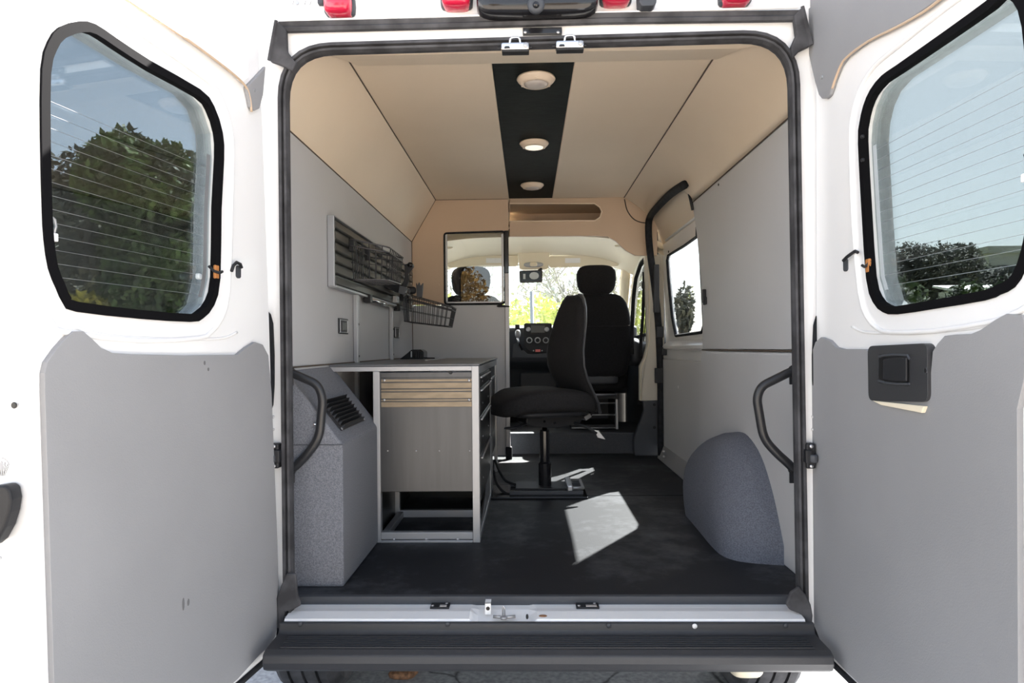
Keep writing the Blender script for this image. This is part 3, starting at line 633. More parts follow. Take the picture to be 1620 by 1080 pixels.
        m = MB(); m.plate([e(*p) + Vector((0, -.030, 0)) for p in pts], (0, .004, 0)); make('handle_recess', m, 'tansteel', hd, bevel=.001)  # tan colour stands for the ground reflected in the black handle
        m = MB(); c = e(1, 882); make('end_screw', disc(c, d, .003, .002, 10), 'alud', D_)
    else:
        # inner handle
        s0, z0_ = uv(1386, 636); s1, z1_ = uv(1481, 541)
        ol = rnd([(s0, z0_ + .004), (s1, z0_ + .02), (s1 + .0, z1_ - .002), (s0 - .002, z1_ - .008)], .022, 5)
        hd = root('inner_handle', None, None, (0, 0, 0)); hd.parent = D_; OFF[hd.name] = Vector((0, 0, 0))
        m = MB(); m.plate(ol, nin * .020, f=lambda p: W(p[0], p[1]))
        hd2 = make('inner_handle_housing', m, 'bumper', D_, bevel=.01, seg=3)
        bpy.data.objects.remove(hd)
        P = lambda x, y, n=.0208: W(*uv_n(x, y, n), n)
        def uv_n(x, y, n):
            r = ray(x, y); o_ = Vector((X0, Y0, 0)) + nin * n
            # intersect ray with offset plane
            A = o_.x * nin.x + o_.y * nin.y; t = A / (r[0] * nin.x + r[1] * nin.y); q_ = Vector((r[0] * t, r[1] * t, 0)) - o_
            return q_.dot(d), CZ + r[2] * t
        m = MB(); m.plate([P(x, y) for x, y in ((1391, 560), (1438, 562), (1439, 567), (1439, 604), (1436, 608), (1391, 606))], nin * -.0 + nin * .0012); make('handle_recess', m, 'blackpanel', hd2)
        m = MB(); m.plate([P(x, y, .022) for x, y in ((1400, 569), (1412, 565), (1437, 565), (1437, 603), (1415, 603), (1400, 600))], nin * .006); make('pull_flap', m, 'plastic', hd2, bevel=.003)
        m = MB(); m.tube([P(x, y, .022) for x, y in ((1391, 564), (1398, 562), (1415, 561), (1436, 562), (1439, 568))], .003, 6); m.tube([P(x, y, .022) for x, y in ((1390, 602), (1400, 605), (1420, 607), (1439, 607))], .003, 6); make('recess_rim', m, 'dkgrey', hd2)
        c = P(1464, 586); m = MB(); m.tube([c + d * (.006 * math.cos(t)) + Vector((0, 0, .006 * math.sin(t))) for t in [i * math.pi / 8 for i in range(16)]], .001, 6, closed=True); make('key_ring', m, 'dkgrey', hd2)
        make('key_hole', disc(c, nin, .0055, .001, 16), 'blackpanel', hd2)
        m = MB(); m.plate([W(s0 + .02, z0_ + .006, .012), W(s1 - .01, z0_ + .01, .012), W(s1 - .02, z0_ - .006, .012), W(s0 + .06, z0_ - .002, .012)], nin * .01); make('cut_out_edge', m, 'cream', D_, bevel=.002)
        # clips on window edge
        for y in (216, 253):
            a = uv(1367, y); make('window_clip', MB().sup(W(a[0], a[1], .004), (.004, .006, .005), .7, 10, 6), 'plastic', D_, smooth=True)
    return D_
rear_door('L'); rear_door('R')

# ================================================================== BUMPER, UNDERBODY, TYRES
BX0, BX1 = -.775, .858
bp_ = root('rear_bumper', 'black plastic rear step bumper with ribbed tread across the van', 'bumper', (.04, 2.0, .50))
def xsec(prof, x0, x1, m): 
    return m.plate([(x0, y, z) for y, z in prof], (x1 - x0, 0, 0))
m = MB(); xsec([(2.045, .602), (2.032, .600), (2.028, .578), (2.02, .571), (1.925, .569), (1.905, .560), (1.90, .54), (1.908, .518), (1.93, .505), (2.05, .505), (2.06, .56)], BX0 + .02, BX1 - .02, m); make('bumper_body', m, 'bumper', bp_, bevel=.004)
for i in range(6):
    y = 1.932 + i * .014; m = MB(); m.box((BX0 + .06, y, .568), (BX1 - .06, y + .006, .5725)); make('tread_rib', m, 'bumper', bp_, bevel=.001)
for x in (475, 708, 963, 1243):
    p = aY(x, 987 if x < 900 else 989, 2.029); m = disc(p, (0, -1, 0), .007, .004, 14); sc_ = make('bumper_screw', m, 'dkgrey', bp_, smooth=True)
p = aY(1099, 990, 2.029); make('white_plug', disc(p, (0, -1, 0), .0075, .003, 16), 'whitev', bp_, smooth=True, label='white round plug')
def tyre(cx, lab):
    r_ = root('tyre', lab, 'tyre', (cx, 2.92, 0), 'rear tyres under the van')
    W_, Rr = .125, .34
    prof = [(-.10, .21), (-W_, .25), (-W_ - .002, .30), (-.108, .328), (-.09, Rr)]
    for gx in (-.055, 0, .055): prof += [(gx - .006, Rr), (gx - .005, Rr - .012), (gx + .005, Rr - .012), (gx + .006, Rr)]
    prof += [(.09, Rr), (.108, .328), (W_ + .002, .30), (W_, .25), (.10, .21)]
    m = MB(); m.lathe([(r__, x) for x, r__ in prof], (cx, 2.92, Rr), 'X', 48); make('tread', m, 'rubber' if False else 'seal', r_)
    m = MB(); m.lathe([(.03, -.07), (.2, -.08), (.21, -.10), (.215, .10), (.2, .08), (.03, .07)], (cx, 2.92, Rr), 'X', 32); make('rim', m, 'alud', r_, smooth=True)
tyre(-.885, 'left rear tyre showing under the black bumper'); tyre(.93, 'right rear tyre showing under the black bumper')
p = aY(1180, 1064, 2.55); m = MB(); m.sup((p.x, 2.6, p.z + .06), (.065, .10, .075), .5); make('underbody_tank', m, 'cream', label='cream rounded tank corner hanging below the bumper beside the right tyre', cat='tank', smooth=True)
p = aZ(636, 1066, .02); m = MB()
m.sup((p.x, p.y, .02), (.06, .03, .018), .8, 12, 8); m.sup((p.x + .04, p.y + .01, .03), (.03, .02, .02), .8, 10, 6); make('dry_leaf_clump', m, 'rust', label='rust brown clump of dry leaves on asphalt under the bumper', cat='leaves', smooth=True)

# ================================================================== SLIDING DOOR AND SIDE PILLAR
fS = lambda p: Vector((1.0 - max(0, p[1] - 1.4) * .03, p[0], p[1]))
wS = rnd([(3.42, 1.50), (4.485, 1.50), (4.64, 2.055), (3.42, 2.055)], [.05, .06, .06, .05], 6)
wS = [aX(x, y, .992) for x, y in ((1068, 531), (1063, 500), (1059, 440), (1058, 412), (1060, 404), (1068, 399), (1085, 389), (1106, 374))]
wS = [(p.y, p.z) for p in wS] + [(3.95, 2.10), (3.90, 2.04), (3.88, 1.54), (3.93, 1.50)]
S = MB(); S.plate([(3.2, 1.40), (4.96, 1.40), (4.96, 2.22), (3.2, 2.22)], (.02, 0, 0), holes=[wS], f=fS); d3 = make('door_3', S, 'white', kind='structure', bevel=.004)
S = MB(); S.plate([fS((3.2, 2.15)), fS((4.93, 2.15)), Vector((.845, 4.86, 2.43)), Vector((.845, 3.2, 2.43))], (.02, 0, .02)); make('upper_door_panel', S, 'beige', d3, bevel=.003)
S = MB(); a = [fS((3.2, 2.215)), fS((4.85, 2.215))]; S.tube([p + Vector((-.006, 0, 0)) for p in a], .006, 6); S.tube([fS((3.2, 2.16)) + Vector((-.004, 0, 0)), fS((4.80, 2.16)) + Vector((-.004, 0, 0))], .009, 8); make('door_swage', S, 'whitev', d3, smooth=True)
S = MB(); S.box((.975, 3.2, .66), (1.0, 4.96, 1.40)); make('door_lower_skin', S, 'white', d3, bevel=.004)
S = MB(); S.box((.945, 3.66, .70), (.973, 4.88, 1.335)); make('lower_door_panel', S, 'wallv', d3, bevel=.006)
S = MB(); S.plate([(1.0, 1.46), (.945, 1.425), (.942, 1.405), (1.0, 1.39)], (0, 1.45, 0), f=lambda p: Vector((p[0], 3.4, p[1]))); make('door_ledge', S, 'white', d3, bevel=.004)
S = MB(); S.plate(wS, (.004, 0, 0), f=lambda p: fS(p) + Vector((.012, 0, 0))); make('window_pane', S, 'glassS', d3)
S = MB(); S.tube([fS(p) for p in wS], .010, 6, closed=True); make('window_seal', S, 'rubber', d3)
p = aX(1058, 398, .975); make('door_screw', disc(p, (-1, 0, 0), .008, .004, 10), 'plastic', d3)
p = aX(1073, 612, .945); make('door_sticker', disc(p, (-1, 0, 0), .010, .001, 12), 'whitev', d3)
S = MB(); S.tube(cat([aX(1083, 292, .86), aX(1070, 300, .85), aX(1055, 312, .845), aX(1037, 331, .84), aY(1029, 342, 4.78), aY(1026, 357, 4.81), aY(1028, 395, 4.82), aY(1036, 455, 4.82), aY(1042, 520, 4.82), aY(1045, 600, 4.82), aY(1046, 720, 4.82)], 4), .024, 10); make('door_seal', S, 'rubber', d3, smooth=True)
for (x0, y0, x1, y1) in ((1035, 418, 1043, 494), (1039, 516, 1050, 534), (1047, 549, 1055, 562), (1037, 582, 1049, 606)):
    a, b = aY(x0, y1, 4.78), aY(x1, y0, 4.78); S = MB(); S.box((a.x, 4.78, a.z), (b.x, 4.82, b.z)); make('hinge_block', S, 'plastic', d3, bevel=.004)
for y in (717, 725):
    p = aY(1050, y - 3, 4.55); make('floor_guide_bolt', disc(p, (0, -1, 0), .009, .01, 10), 'bolt', d3, smooth=True)
S = MB(); S.plate([(.905, .631), (.935, .631), (.975, .69), (.975, .74), (.95, .74)], (0, 1.25, 0), f=lambda p: Vector((p[0], 3.6, p[1]))); make('sill_cove', S, 'vinyl', d3, bevel=.01)
# B pillar
YP = 4.94
q = lambda x, y: aY(x, y, YP)
S = MB(); S.plate([q(*p) for p in ((1020, 404), (1046, 402), (1046, 634), (1012, 634), (1012, 628), (1012, 580), (1019, 565), (1024, 545), (1022, 470))], (0, .06, 0)); bpil = make('trim_3', S, 'pillar', kind='structure', bevel=.008)
S = MB(); S.plate([q(*p) for p in ((1017, 634), (1047, 632), (1048, 721), (1005, 721), (1003, 706), (1004, 690), (1014, 665), (1019, 650))], (0, .06, 0)); lk = make('lower_pillar_cover', S, 'dkgrey', bpil, bevel=.006)
for y in (640, 676): make('cover_screw', disc(q(1035, y), (0, -1, 0), .011, .004, 14), 'plastic', lk)
S = MB(); S.tube([q(1014, 632) + Vector((0, -.004, 0)), q(1014, 582) + Vector((0, -.004, 0)), q(1022, 564) + Vector((0, -.004, 0)), q(1027, 540) + Vector((0, -.004, 0)), q(1027, 410) + Vector((0, -.004, 0))], .004, 6); make('pillar_crease', S, 'cream', bpil, smooth=True)
S = MB(); S.box((.95, 5.0, .6), (1.03, 5.15, 2.5)); make('pillar_core', S, 'dkgrey', bpil)
# seat belt on the pillar
sb = root('seat_belt', 'black seat belt hanging at the passenger door window', 'seat belt', (.85, 5.1, 1.1))
c = aY(1019, 451, 5.0); S = MB(); S.sup(c, (.018, .02, .028), .6); make('belt_anchor', S, 'plastic', sb, smooth=True)
S = MB(); S.tube([aY(1019, 430, 5.05), aY(1019, 451, 5.0), aY(1017, 500, 5.02), aY(1014, 540, 5.05), aY(1013, 600, 5.1), aY(1012, 640, 5.12)], 0, prof=[(-.003, -.012), (.003, -.012), (.003, .012), (-.003, .012)]); make('belt_webbing', S, 'fabric', sb)
S = MB(); S.tube([aY(1022, 460, 5.03), aY(1021, 505, 5.03), aY(1018, 540, 5.06)], .004, 6); make('belt_cable', S, 'plastic', sb)

# ================================================================== CAB SHELL
# side walls with windows
def cab_side(sg):
    X = .955 if sg > 0 else -.90
    f = lambda p: Vector((X, p[0], p[1]))
    win = [(5.2, 1.53), (6.1, 1.50), (6.35, 1.56), (6.0, 2.02), (5.75, 2.12), (5.28, 2.14), (5.2, 2.08)]
    m = MB(); m.plate([(4.95, .55), (6.75, .55), (6.75, 1.5), (6.0, 2.3), (4.95, 2.35)], (.03 * sg, 0, 0), holes=[list(reversed(win))], f=f)
    o = make('wall_cab_right' if sg > 0 else 'wall_cab_left', m, 'pillar' if sg > 0 else 'cream', kind='structure', bevel=.005)
    m = MB(); m.plate(win, (.004 * sg, 0, 0), f=lambda p: f(p) + Vector((.012 * sg, 0, 0))); make('window_pane', m, 'glassS', o)
    m = MB(); m.tube([f(p) + Vector((-.004 * sg, 0, 0)) for p in rnd(win, .06, 4)], .015, 8, closed=True); make('window_seal', m, 'rubber', o, smooth=True)
    m = MB(); m.box((X - .05 * (sg > 0), 5.15, .62), (X + .05 * (sg < 0), 6.3, 1.46)); make('door_trim', m, 'dkgrey', o, bevel=.02)
    return o
cr = cab_side(1); cab_side(-1)
# curved black door seal + headliner + windshield
m = MB(); m.tube([aY(x, y, 5.1) for x, y in ((1000, 560), (1000, 520), (1002, 470), (1006, 440), (1013, 420), (1020, 411))], .014, 8); make('door_seal', m, 'rubber', cr, smooth=True)
m = MB(); rows = []
for y, z in ((4.90, 2.215), (4.95, 2.27), (5.2, 2.34), (5.6, 2.345), (5.95, 2.30), (6.15, 2.245), (6.28, 2.20)):
    rows.append([Vector((x * .97 + .03, y - abs(x) ** 3 * .12 * (y > 5.5), z - (abs(x) ** 4) * .16)) for x in [-.98 + 1.96 * i / 16 for i in range(17)]])
vs = [p for r_ in rows for p in r_]; fs = [(i * 17 + k, i * 17 + k + 1, (i + 1) * 17 + k + 1, (i + 1) * 17 + k) for i in range(6) for k in range(16)]
n0 = len(vs); vs2 = [p + Vector((0, 0, .04)) for p in vs]; m.add(vs + vs2, fs + [tuple(n0 + i for i in reversed(f)) for f in fs])
hl_ = make('ceiling_cab', m, 'cream', kind='structure', smooth=True)
m = MB(); m.box((-.93, 5.36, 2.40), (.98, 6.3, 2.43)); make('cab_roof_skin', m, 'white', hl_)
for (x, y) in ((980, 391), (709, 394)):
    p = aY(x, y, 5.25); m = MB(); m.lathe([(.03, 0), (.036, .003), (.03, -.008), (.014, -.010), (.010, .0)], p + Vector((0, 0, .012)), 'Z', 18); make('courtesy_lamp', m, 'cream', hl_, smooth=True)
# windshield
ws = [Vector((-.80, 6.34, 2.19)), Vector((.90, 6.34, 2.19)), Vector((.99, 6.95, 1.44)), Vector((-.90, 6.95, 1.44))]
m = MB(); m.plate(ws, (0, .004, .004)); wdw = make('window_1', m, 'glassW', kind='structure')
m = MB(); m.tube([aY(992, 415, 6.2), aY(989, 440, 6.25), aY(985, 500, 6.6), aY(984, 545, 6.8)], .05, 8); m.tube([Vector((-.82, 6.3, 2.25)), Vector((-.88, 6.6, 1.9)), Vector((-.98, 6.95, 1.4))], .05, 8); make('a_pillar', m, 'cream', wdw, smooth=True)
m = MB(); m.box((-.92, 6.95, .5), (1.0, 7.6, 1.30)); make('bonnet', m, 'white', wdw, bevel=.06)
m = MB(); m.box((-.95, 6.82, .4), (1.0, 6.90, 1.5)); m.box((-.95, 5.8, .4), (1.0, 6.9, .55)); make('firewall', m, 'blackpanel', wdw)

# ================================================================== CAB THINGS
def visor(x0, x1, lab, sticker):
    a, b = aY(x0, 405, 6.12), aY(x1, 421, 6.12)
    r_ = root('sun_visor', lab, 'sun visor', ((a.x + b.x) / 2, 6.12, b.z), 'cream sun visors above the windshield')
    m = MB(); m.plate(rnd([(a.x, a.z), (b.x, a.z + .0), (b.x + .0, b.z), (a.x, b.z - .005)], .03, 5), (0, .02, 0), f=lambda p: Vector((p[0], 6.12, p[1]))); make('visor_board', m, 'cream', r_, bevel=.006)
    c = sticker; p0, p1 = aY(c - 12, 416, 6.118), aY(c + 12, 408, 6.118); m = MB(); m.box((p0.x, 6.115, p0.z), (p1.x, 6.12, p1.z)); make('visor_label', m, 'whitev', r_)
    m = MB(); m.tube([Vector((a.x + .02, 6.125, a.z + .01)), Vector((a.x + .02, 6.13, a.z + .05))], .008, 8); make('visor_pivot', m, 'cream', r_)
visor(868, 979, 'cream sun visor on the passenger side above windshield', 906)
visor(708, 820, 'cream sun visor seen through the partition window', 781)
oc = root('overhead_console', 'cream overhead console with grey oval lamp at windshield top', 'console', (.04, 6.12, 2.14))
a, b = aY(823, 404, 6.08), aY(866, 426, 6.08)
m = MB(); m.plate(rnd([(a.x - .02, a.z + .05), (b.x + .02, a.z + .05), (b.x + .01, b.z + .01), (b.x - .02, b.z), (a.x + .02, b.z), (a.x - .01, b.z + .01)], .015, 3), (0, .08, 0), f=lambda p: Vector((p[0], 6.08, p[1]))); make('console_body', m, 'cream', oc, bevel=.01)
c = aY(844, 418.5, 6.075); m = MB(); m.sup(c, (.088, .010, .024), .8, 24, 8); make('lamp_surround', m, 'alud', oc, smooth=True)
m = MB(); m.sup(c + Vector((0, -.006, .002)), (.034, .008, .02), .6, 16, 8); make('lamp_lens', m, 'cream', oc, smooth=True)
mr = root('mirror_monitor', 'black mirror monitor hanging below the overhead console', 'monitor', (.03, 6.0, 2.0))
a, b = aY(822, 447, 6.0), aY(858, 427, 6.0)
m = MB(); m.plate(rnd([(a.x, a.z), (b.x, a.z + .002), (b.x, b.z), (a.x - .002, b.z - .003)], .012, 3), (0, .03, 0), f=lambda p: Vector((p[0], 6.0, p[1]))); make('monitor_body', m, 'gloss', mr, bevel=.004)
m = MB(); m.box((a.x + .012, 5.997, a.z + .012), (b.x - .01, 6.0, b.z - .01)); mscr = make('monitor_screen', m, 'screenb', mr)
m = MB(); m.sup(aY(845, 436, 5.996), (.042, .002, .032), .9, 16, 6); make('round_view', m, 'screenw', mscr)
m = MB(); c = aY(829.5, 437, 5.996); m.box((c.x - .010, c.y - .002, c.z - .024), (c.x + .010, c.y, c.z + .022)); make('vehicle_icon', m, 'screenw', mscr, bevel=.002)
m = MB(); m.tube([Vector((b.x - .03, 6.04, b.z - .005)), Vector((b.x - .0, 6.11, b.z + .03))], .014, 8); make('mirror_arm', m, 'plastic', mr)

# dashboard
db = root('dashboard', 'dark grey dashboard with radio and three climate dials', 'dashboard', (.04, 6.1, .9))
m = MB(); xsec([(6.06, 1.30), (6.04, 1.40), (6.0, 1.58), (6.03, 1.605), (6.3, 1.625), (6.9, 1.53), (6.9, .95), (6.30, 1.0), (6.20, 1.22)], -.90, .96, m); make('dash_body', m, 'dkgrey', db, bevel=.02)
Yd = 5.98; q = lambda x, y, dy=0: aY(x, y, Yd + dy)
def pan(nm, pts, th, mm, par=None, dy=0, bev=.004, r_=None): 
    P = [q(x, y, dy) for x, y in pts]
    if r_: P = rnd(P, r_, 4)
    m = MB(); m.plate(P, (0, th, 0)); return make(nm, m, mm, par or db, bevel=bev)
pan('centre_stack', ((829, 511), (873, 511), (873, 548), (868, 556), (846, 557), (836, 554), (829, 545)), .04, 'plastic', r_=.02)
rd = pan('radio', ((832, 512), (871, 512), (871, 529), (832, 529)), .02, 'plastic', dy=-.015, r_=.01)
pan('radio_screen', ((840, 514.5), (862, 514.5), (862, 526), (840, 526)), .004, 'radio', rd, dy=-.018, bev=.001)
for x in (836, 865): m = MB(); m.lathe([(.021, .0), (.021, -.012), (.016, -.014), (.004, -.014)], q(x, 521, -.016), 'Y', 20); make('radio_knob', m, 'alud', rd, smooth=True)
for x in (837.5, 850.5, 863.5):
    m = MB(); m.lathe([(.027, 0), (.027, -.012), (.020, -.014), (.018, -.010)], q(x, 538, -.004), 'Y', 24); k_ = make('climate_dial', m, 'alu', db, smooth=True)
    m = MB(); m.lathe([(.017, 0), (.017, -.012), (.010, -.014), (.001, -.014)], q(x, 538, -.008), 'Y', 20); make('dial_cap', m, 'plastic', k_, smooth=True)
pan('lower_dash', ((818, 541), (829, 555), (835, 560), (872, 558), (880, 566), (810, 566), (812, 545)), .05, 'dkgrey', dy=-.005)
pan('hazard_button', ((847, 552.5), (855, 552.5), (855, 556.5), (847, 556.5)), .006, 'hazard', dy=-.014, bev=.001)
for x in (844, 857.5): make('switch_dot', disc(q(x, 554.5, -.006), (0, -1, 0), .006, .004, 10), 'alud', db)
pan('air_vent', ((815, 513), (822, 513), (822, 530), (815, 528)), .02, 'plastic', dy=-.01)
pan('air_vent', ((878, 512), (884, 512), (884, 530), (877, 530)), .02, 'plastic', dy=-.01)
gs = root('gear_lever', 'gear lever with grey knob left of the radio', 'gear lever', (-.1, 5.9, 1.35))
m = MB(); m.tube([aY(826, 553, 5.9), aY(820, 543, 5.87), aY(819, 534, 5.84)], .01, 8); make('lever_shaft', m, 'chrome', gs, smooth=True)
m = MB(); m.sup(aY(819, 528, 5.84), (.024, .024, .035), .8); make('knob', m, 'alud', gs, smooth=True)

# seats
def cab_seat(cx, lab, hr):
    Y = 5.25
    r_ = root('cab_seat', lab, 'seat', (cx, Y + .2, .785), 'black cab seats')
    n = 22; rings = []
    # backrest: loft of rounded sections up the height
    secs = [(1.18, .19, .05), (1.22, .235, .075), (1.35, .265, .085), (1.55, .27, .08), (1.68, .265, .075), (1.77, .235, .07), (1.82, .19, .06), (1.835, .13, .04)]
    for z, hw, dp in secs:
        ring = []
        for k in range(n):
            a = 2 * math.pi * k / n; e = .55
            ring.append(Vector((cx + hw * math.copysign(abs(math.cos(a)) ** e, math.cos(a)), Y + .05 + (1.8 - z) * -.06 + dp * math.copysign(abs(math.sin(a)) ** e, math.sin(a)), z)))
        rings.append(ring)
    m = MB(); m.loft(rings); bk = make('backrest', m, 'fabric2', r_, smooth=True, sub=1)
    m = MB(); m.tube([Vector((cx - .25, Y - .031, 1.58)), Vector((cx, Y - .048, 1.575)), Vector((cx + .25, Y - .031, 1.58))], .004, 6); make('back_seam', m, 'fabric', bk)
    m = MB(); m.sup((cx, Y + .02, hr), (.152, .06, .115), .55, 26, 16, fn=lambda p: Vector((p.x * (1 - .10 * (p.z / .115 < 0) * abs(p.z / .115)), p.y, p.z))); make('headrest', m, 'fabric2', r_, smooth=True)
    for s in (-.10, .10): m = MB(); m.tube([(cx + s, Y + .02, 1.80), (cx + s, Y + .02, hr - .08)], .008, 8); make('headrest_post', m, 'chrome', r_, smooth=True)
    m = MB(); m.sup((cx, Y + .33, 1.15), (.26, .30, .085), .5, 24, 12); make('seat_cushion', m, 'fabric2', r_, smooth=True)
    m = MB(); m.sup((cx + .0, Y + .02, 1.175), (.16, .06, .04), .4); make('recliner_cover', m, 'dkgrey', r_, smooth=True)
    ped = MB(); ped.box((cx - .2, Y + .05, .785), (cx + .17, Y + .55, .82)); ped.box((cx - .2, Y + .02, 1.02), (cx + .17, Y + .55, 1.05)); ped.box((cx - .2, Y + .5, .8), (cx + .17, Y + .55, 1.05)); ped.box((cx + .14, Y + .1, .8), (cx + .17, Y + .55, 1.05)); ped.box((cx - .2, Y + .1, .8), (cx - .17, Y + .55, 1.05)); make('pedestal', ped, 'plastic', r_, bevel=.004)
    for z in (.80, .90, .99, 1.055):
        m = MB(); m.tube([(cx - .2, Y - .0, z), (cx + .15, Y - .0, z)], .006 if z < 1.05 else .009, 8); make('seat_rail', m, 'alud', r_, smooth=True)
    for x in (cx + .15,): m = MB(); m.box((x - .012, Y - .01, .79), (x + .006, Y + .02, 1.02)); make('seat_bracket', m, 'alu', r_, bevel=.003)
    return r_
cab_seat(.53, 'black passenger cab seat with headrest, facing the windshield', 1.935)
cab_seat(-.435, 'driver cab seat mostly hidden, headrest behind the partition window', 1.935)
p = aY(1000, 545, 5.3); m = MB(); m.sup((.83, 5.55, 1.38), (.05, .30, .11), .5); make('door_armrest', m, 'dkgrey', cr, smooth=True)
m = MB(); m.box((-.07, 5.55, .785), (.22, 6.1, .80)); m.box((-.07, 6.0, .6), (.25, 6.1, 1.2)); make('centre_console', m, 'plastic', db, bevel=.02)

# ================================================================== LEFT WHEEL BOX, VENT, GRAB HANDLES, RIGHT WHEEL COVER
wb = root('wheel_box', 'grey carpeted wheel box with sloped top against left wall', 'box', (-.72, 2.5, FZ))
X1_ = -.617; Z1_ = 1.104; Z2_ = 1.353
m = MB(); m.plate([(XL + .008, FZ), (X1_, FZ), (X1_, Z1_), (XL + .008, Z2_)], (0, .56, 0), f=lambda p: Vector((p[0], 2.25, p[1]))); make('box_carpet', m, 'carpet', wb, bevel=.008)
m = MB(); m.box((XL + .01, 2.247, Z1_ - .0015), (X1_ + .0, 2.2505, Z1_ + .0015)); make('carpet_seam', m, 'carpetd', wb)
vt = root('vent_grille', 'black louvred vent grille set in the sloped carpet top', 'vent', (-.70, 2.5, 1.2))
ux = Vector((XL + .008 - X1_, 0, Z2_ - Z1_)); U = ux.normalized(); NV = Vector((-U.z, 0, U.x)); NV = NV if NV.x > 0 else -NV
SV = lambda t, y, n=0: Vector((X1_, y, Z1_)) + ux * t + NV * n
def sq(x, y):
    r = ray(x, y); o_ = SV(0, 0); k_ = (o_.x * NV.x + o_.z * NV.z - CZ * NV.z) / (r[0] * NV.x + r[2] * NV.z); P_ = Vector((r[0] * k_, r[1] * k_, CZ + r[2] * k_)); return (P_ - SV(0, P_.y)).dot(ux) / ux.length ** 2, P_.y
t0, t1 = sq(541, 681)[0], sq(494, 638)[0]; y0, y1 = sq(520, 658)[1] - .0, sq(560, 645)[1]
m = MB(); m.plate([SV(t0, y0, .001), SV(t1, y0, .001), SV(t1, y1, .001), SV(t0, y1, .001)], NV * .004); make('vent_frame', m, 'plastic', vt, bevel=.002)
for i in range(8):
    t = t0 + (t1 - t0) * (i + .6) / 8.2
    m = MB(); dt = (t1 - t0) / 8.2
    m.add([SV(t - dt * .42, y0 + .02, .005), SV(t - dt * .42, y1 - .02, .005), SV(t + dt * .1, y1 - .03, .020), SV(t + dt * .1, y0 + .03, .020), SV(t + dt * .22, y0 + .02, .005), SV(t + dt * .22, y1 - .02, .005)], [(0, 1, 2, 3), (3, 2, 5, 4), (0, 3, 4), (1, 5, 2), (0, 4, 5, 1)])
    s = make('louvre', m, 'plastic', vt)
for i in range(4):
    make('vent_screw', disc(SV(t0 + (t1 - t0) * (.04 + .92 * (i % 2)), y0 + .01 + (y1 - y0 - .02) * (i // 2), .005), NV, .005, .003, 8), 'bolt', vt)
def handle(px, Y, lab):
    P = [aY(x, y, Y) for x, y in px]; P = rnd(P, [0] + [.035] * (len(P) - 2) + [0], 7)
    r_ = root('grab_handle', lab, 'grab handle', P[-1], 'black tubular grab handles at the door opening')
    m = MB(); m.tube(P, .0145, 14); make('handle_tube', m, 'tube', r_, smooth=True)
    for e in (P[0], P[-1]): make('mount_flange', disc(e, (0, 1, 0), .018, .01, 16).box((e.x - .014, e.y - .002, e.z - .045), (e.x + .012, e.y + .004, e.z + .004)), 'tube', r_)
    return r_
gh = handle(((458, 588), (469, 593), (503, 608), (511, 630), (505, 692), (487, 718), (468, 737), (460, 742)), 2.24, 'black bent grab handle in front of the left carpeted wheel box')
make('handle_bolt', disc(aY(499, 671, 2.24), (-1, -.5, 0), .005, .006, 10), 'chrome', gh)
handle(((1256, 586), (1246, 590), (1204, 611), (1197, 630), (1208, 694), (1230, 718), (1247, 733), (1256, 742)), 2.24, 'black bent grab handle in front of the right wheel arch cover')
# right wheel-arch cover: bulging D-shape
wc = root('wheel_arch_cover', 'rounded dark grey carpeted wheel arch cover on the right floor', 'wheel arch cover', (.82, 2.9, FZ))
XW = XR - .007
# floor outline: (x, y) ; wall outline arch (y, z)
base = [(XW, 3.62), (.80, 3.43), (.735, 3.235), (.728, 3.10), (.722, 2.90), (.717, 2.72), (.722, 2.60), (.75, 2.535), (.80, 2.50), (XW, 2.47)]
archp = [(3.62, .66), (3.56, .80), (3.46, .895), (3.32, .965), (3.16, 1.012), (3.0, 1.045), (2.86, 1.045), (2.70, .985), (2.57, .86), (2.47, .70)]
m = MB(); NB = 30
bb = cat([Vector((x, y, 0)) for x, y in base], 4); aa = cat([Vector((y, z, 0)) for y, z in archp], 4)
n_ = len(bb); rows = []
for i in range(n_):
    b_ = Vector((bb[i].x, bb[i].y, FZ)); a_ = Vector((XW, aa[i].x, aa[i].y)); row = []
    for k in range(13):
        t = k / 12; th = t * math.pi / 2
        # superelliptic shoulder: vertical near floor, rolls over to the wall
        e_ = .72; cx_ = abs(math.cos(th)) ** e_; sz_ = abs(math.sin(th)) ** .95
        lean = 1 - .0 * t
        x = a_.x + (b_.x - a_.x) * cx_; z = b_.z + (a_.z - b_.z) * sz_; y = b_.y + (a_.y - b_.y) * sz_ * lean
        row.append(Vector((x, y, z)))
    rows.append(row)
vs = [p for r_ in rows for p in r_]
m.add(vs, [(i * 13 + k, i * 13 + k + 1, (i + 1) * 13 + k + 1, (i + 1) * 13 + k) for i in range(n_ - 1) for k in range(12)]); make('cover_carpet', m, 'carpetr', wc, smooth=True)

# ================================================================== DESK
YF = 2.77; DX0, DX1 = XL + .009, aY(758.5, 700, YF).x
dk = root('desk', 'aluminium framed workbench with steel end panel and grey top', 'desk', (-.5, 3.5, FZ))
TZ = 1.357
m = MB(); m.box((DX0, YF - .004, TZ - .008), (DX1 + .004, 4.40, TZ)); make('desktop', m, 'desktop', dk, bevel=.002)
zb = aY(650, 587, YF).z
def px2(x0, y0, x1, y1, Y, d, mm, nm, bev=.002, par=None):
    a, b = aY(x0, y1, Y), aY(x1, y0, Y); m = MB(); m.box((a.x, Y, a.z), (b.x, Y + d, b.z)); return make(nm, m, mm, par or dk, bevel=bev)
m = MB(); m.box((DX0, YF, zb), (aY(747, 580, YF).x, YF + .03, TZ - .009)); make('front_beam', m, 'alu', dk, bevel=.002)
xp0, xp1 = aY(747, 700, YF).x, DX1; xl0, xl1 = aY(591, 700, YF).x, aY(601.5, 700, YF).x
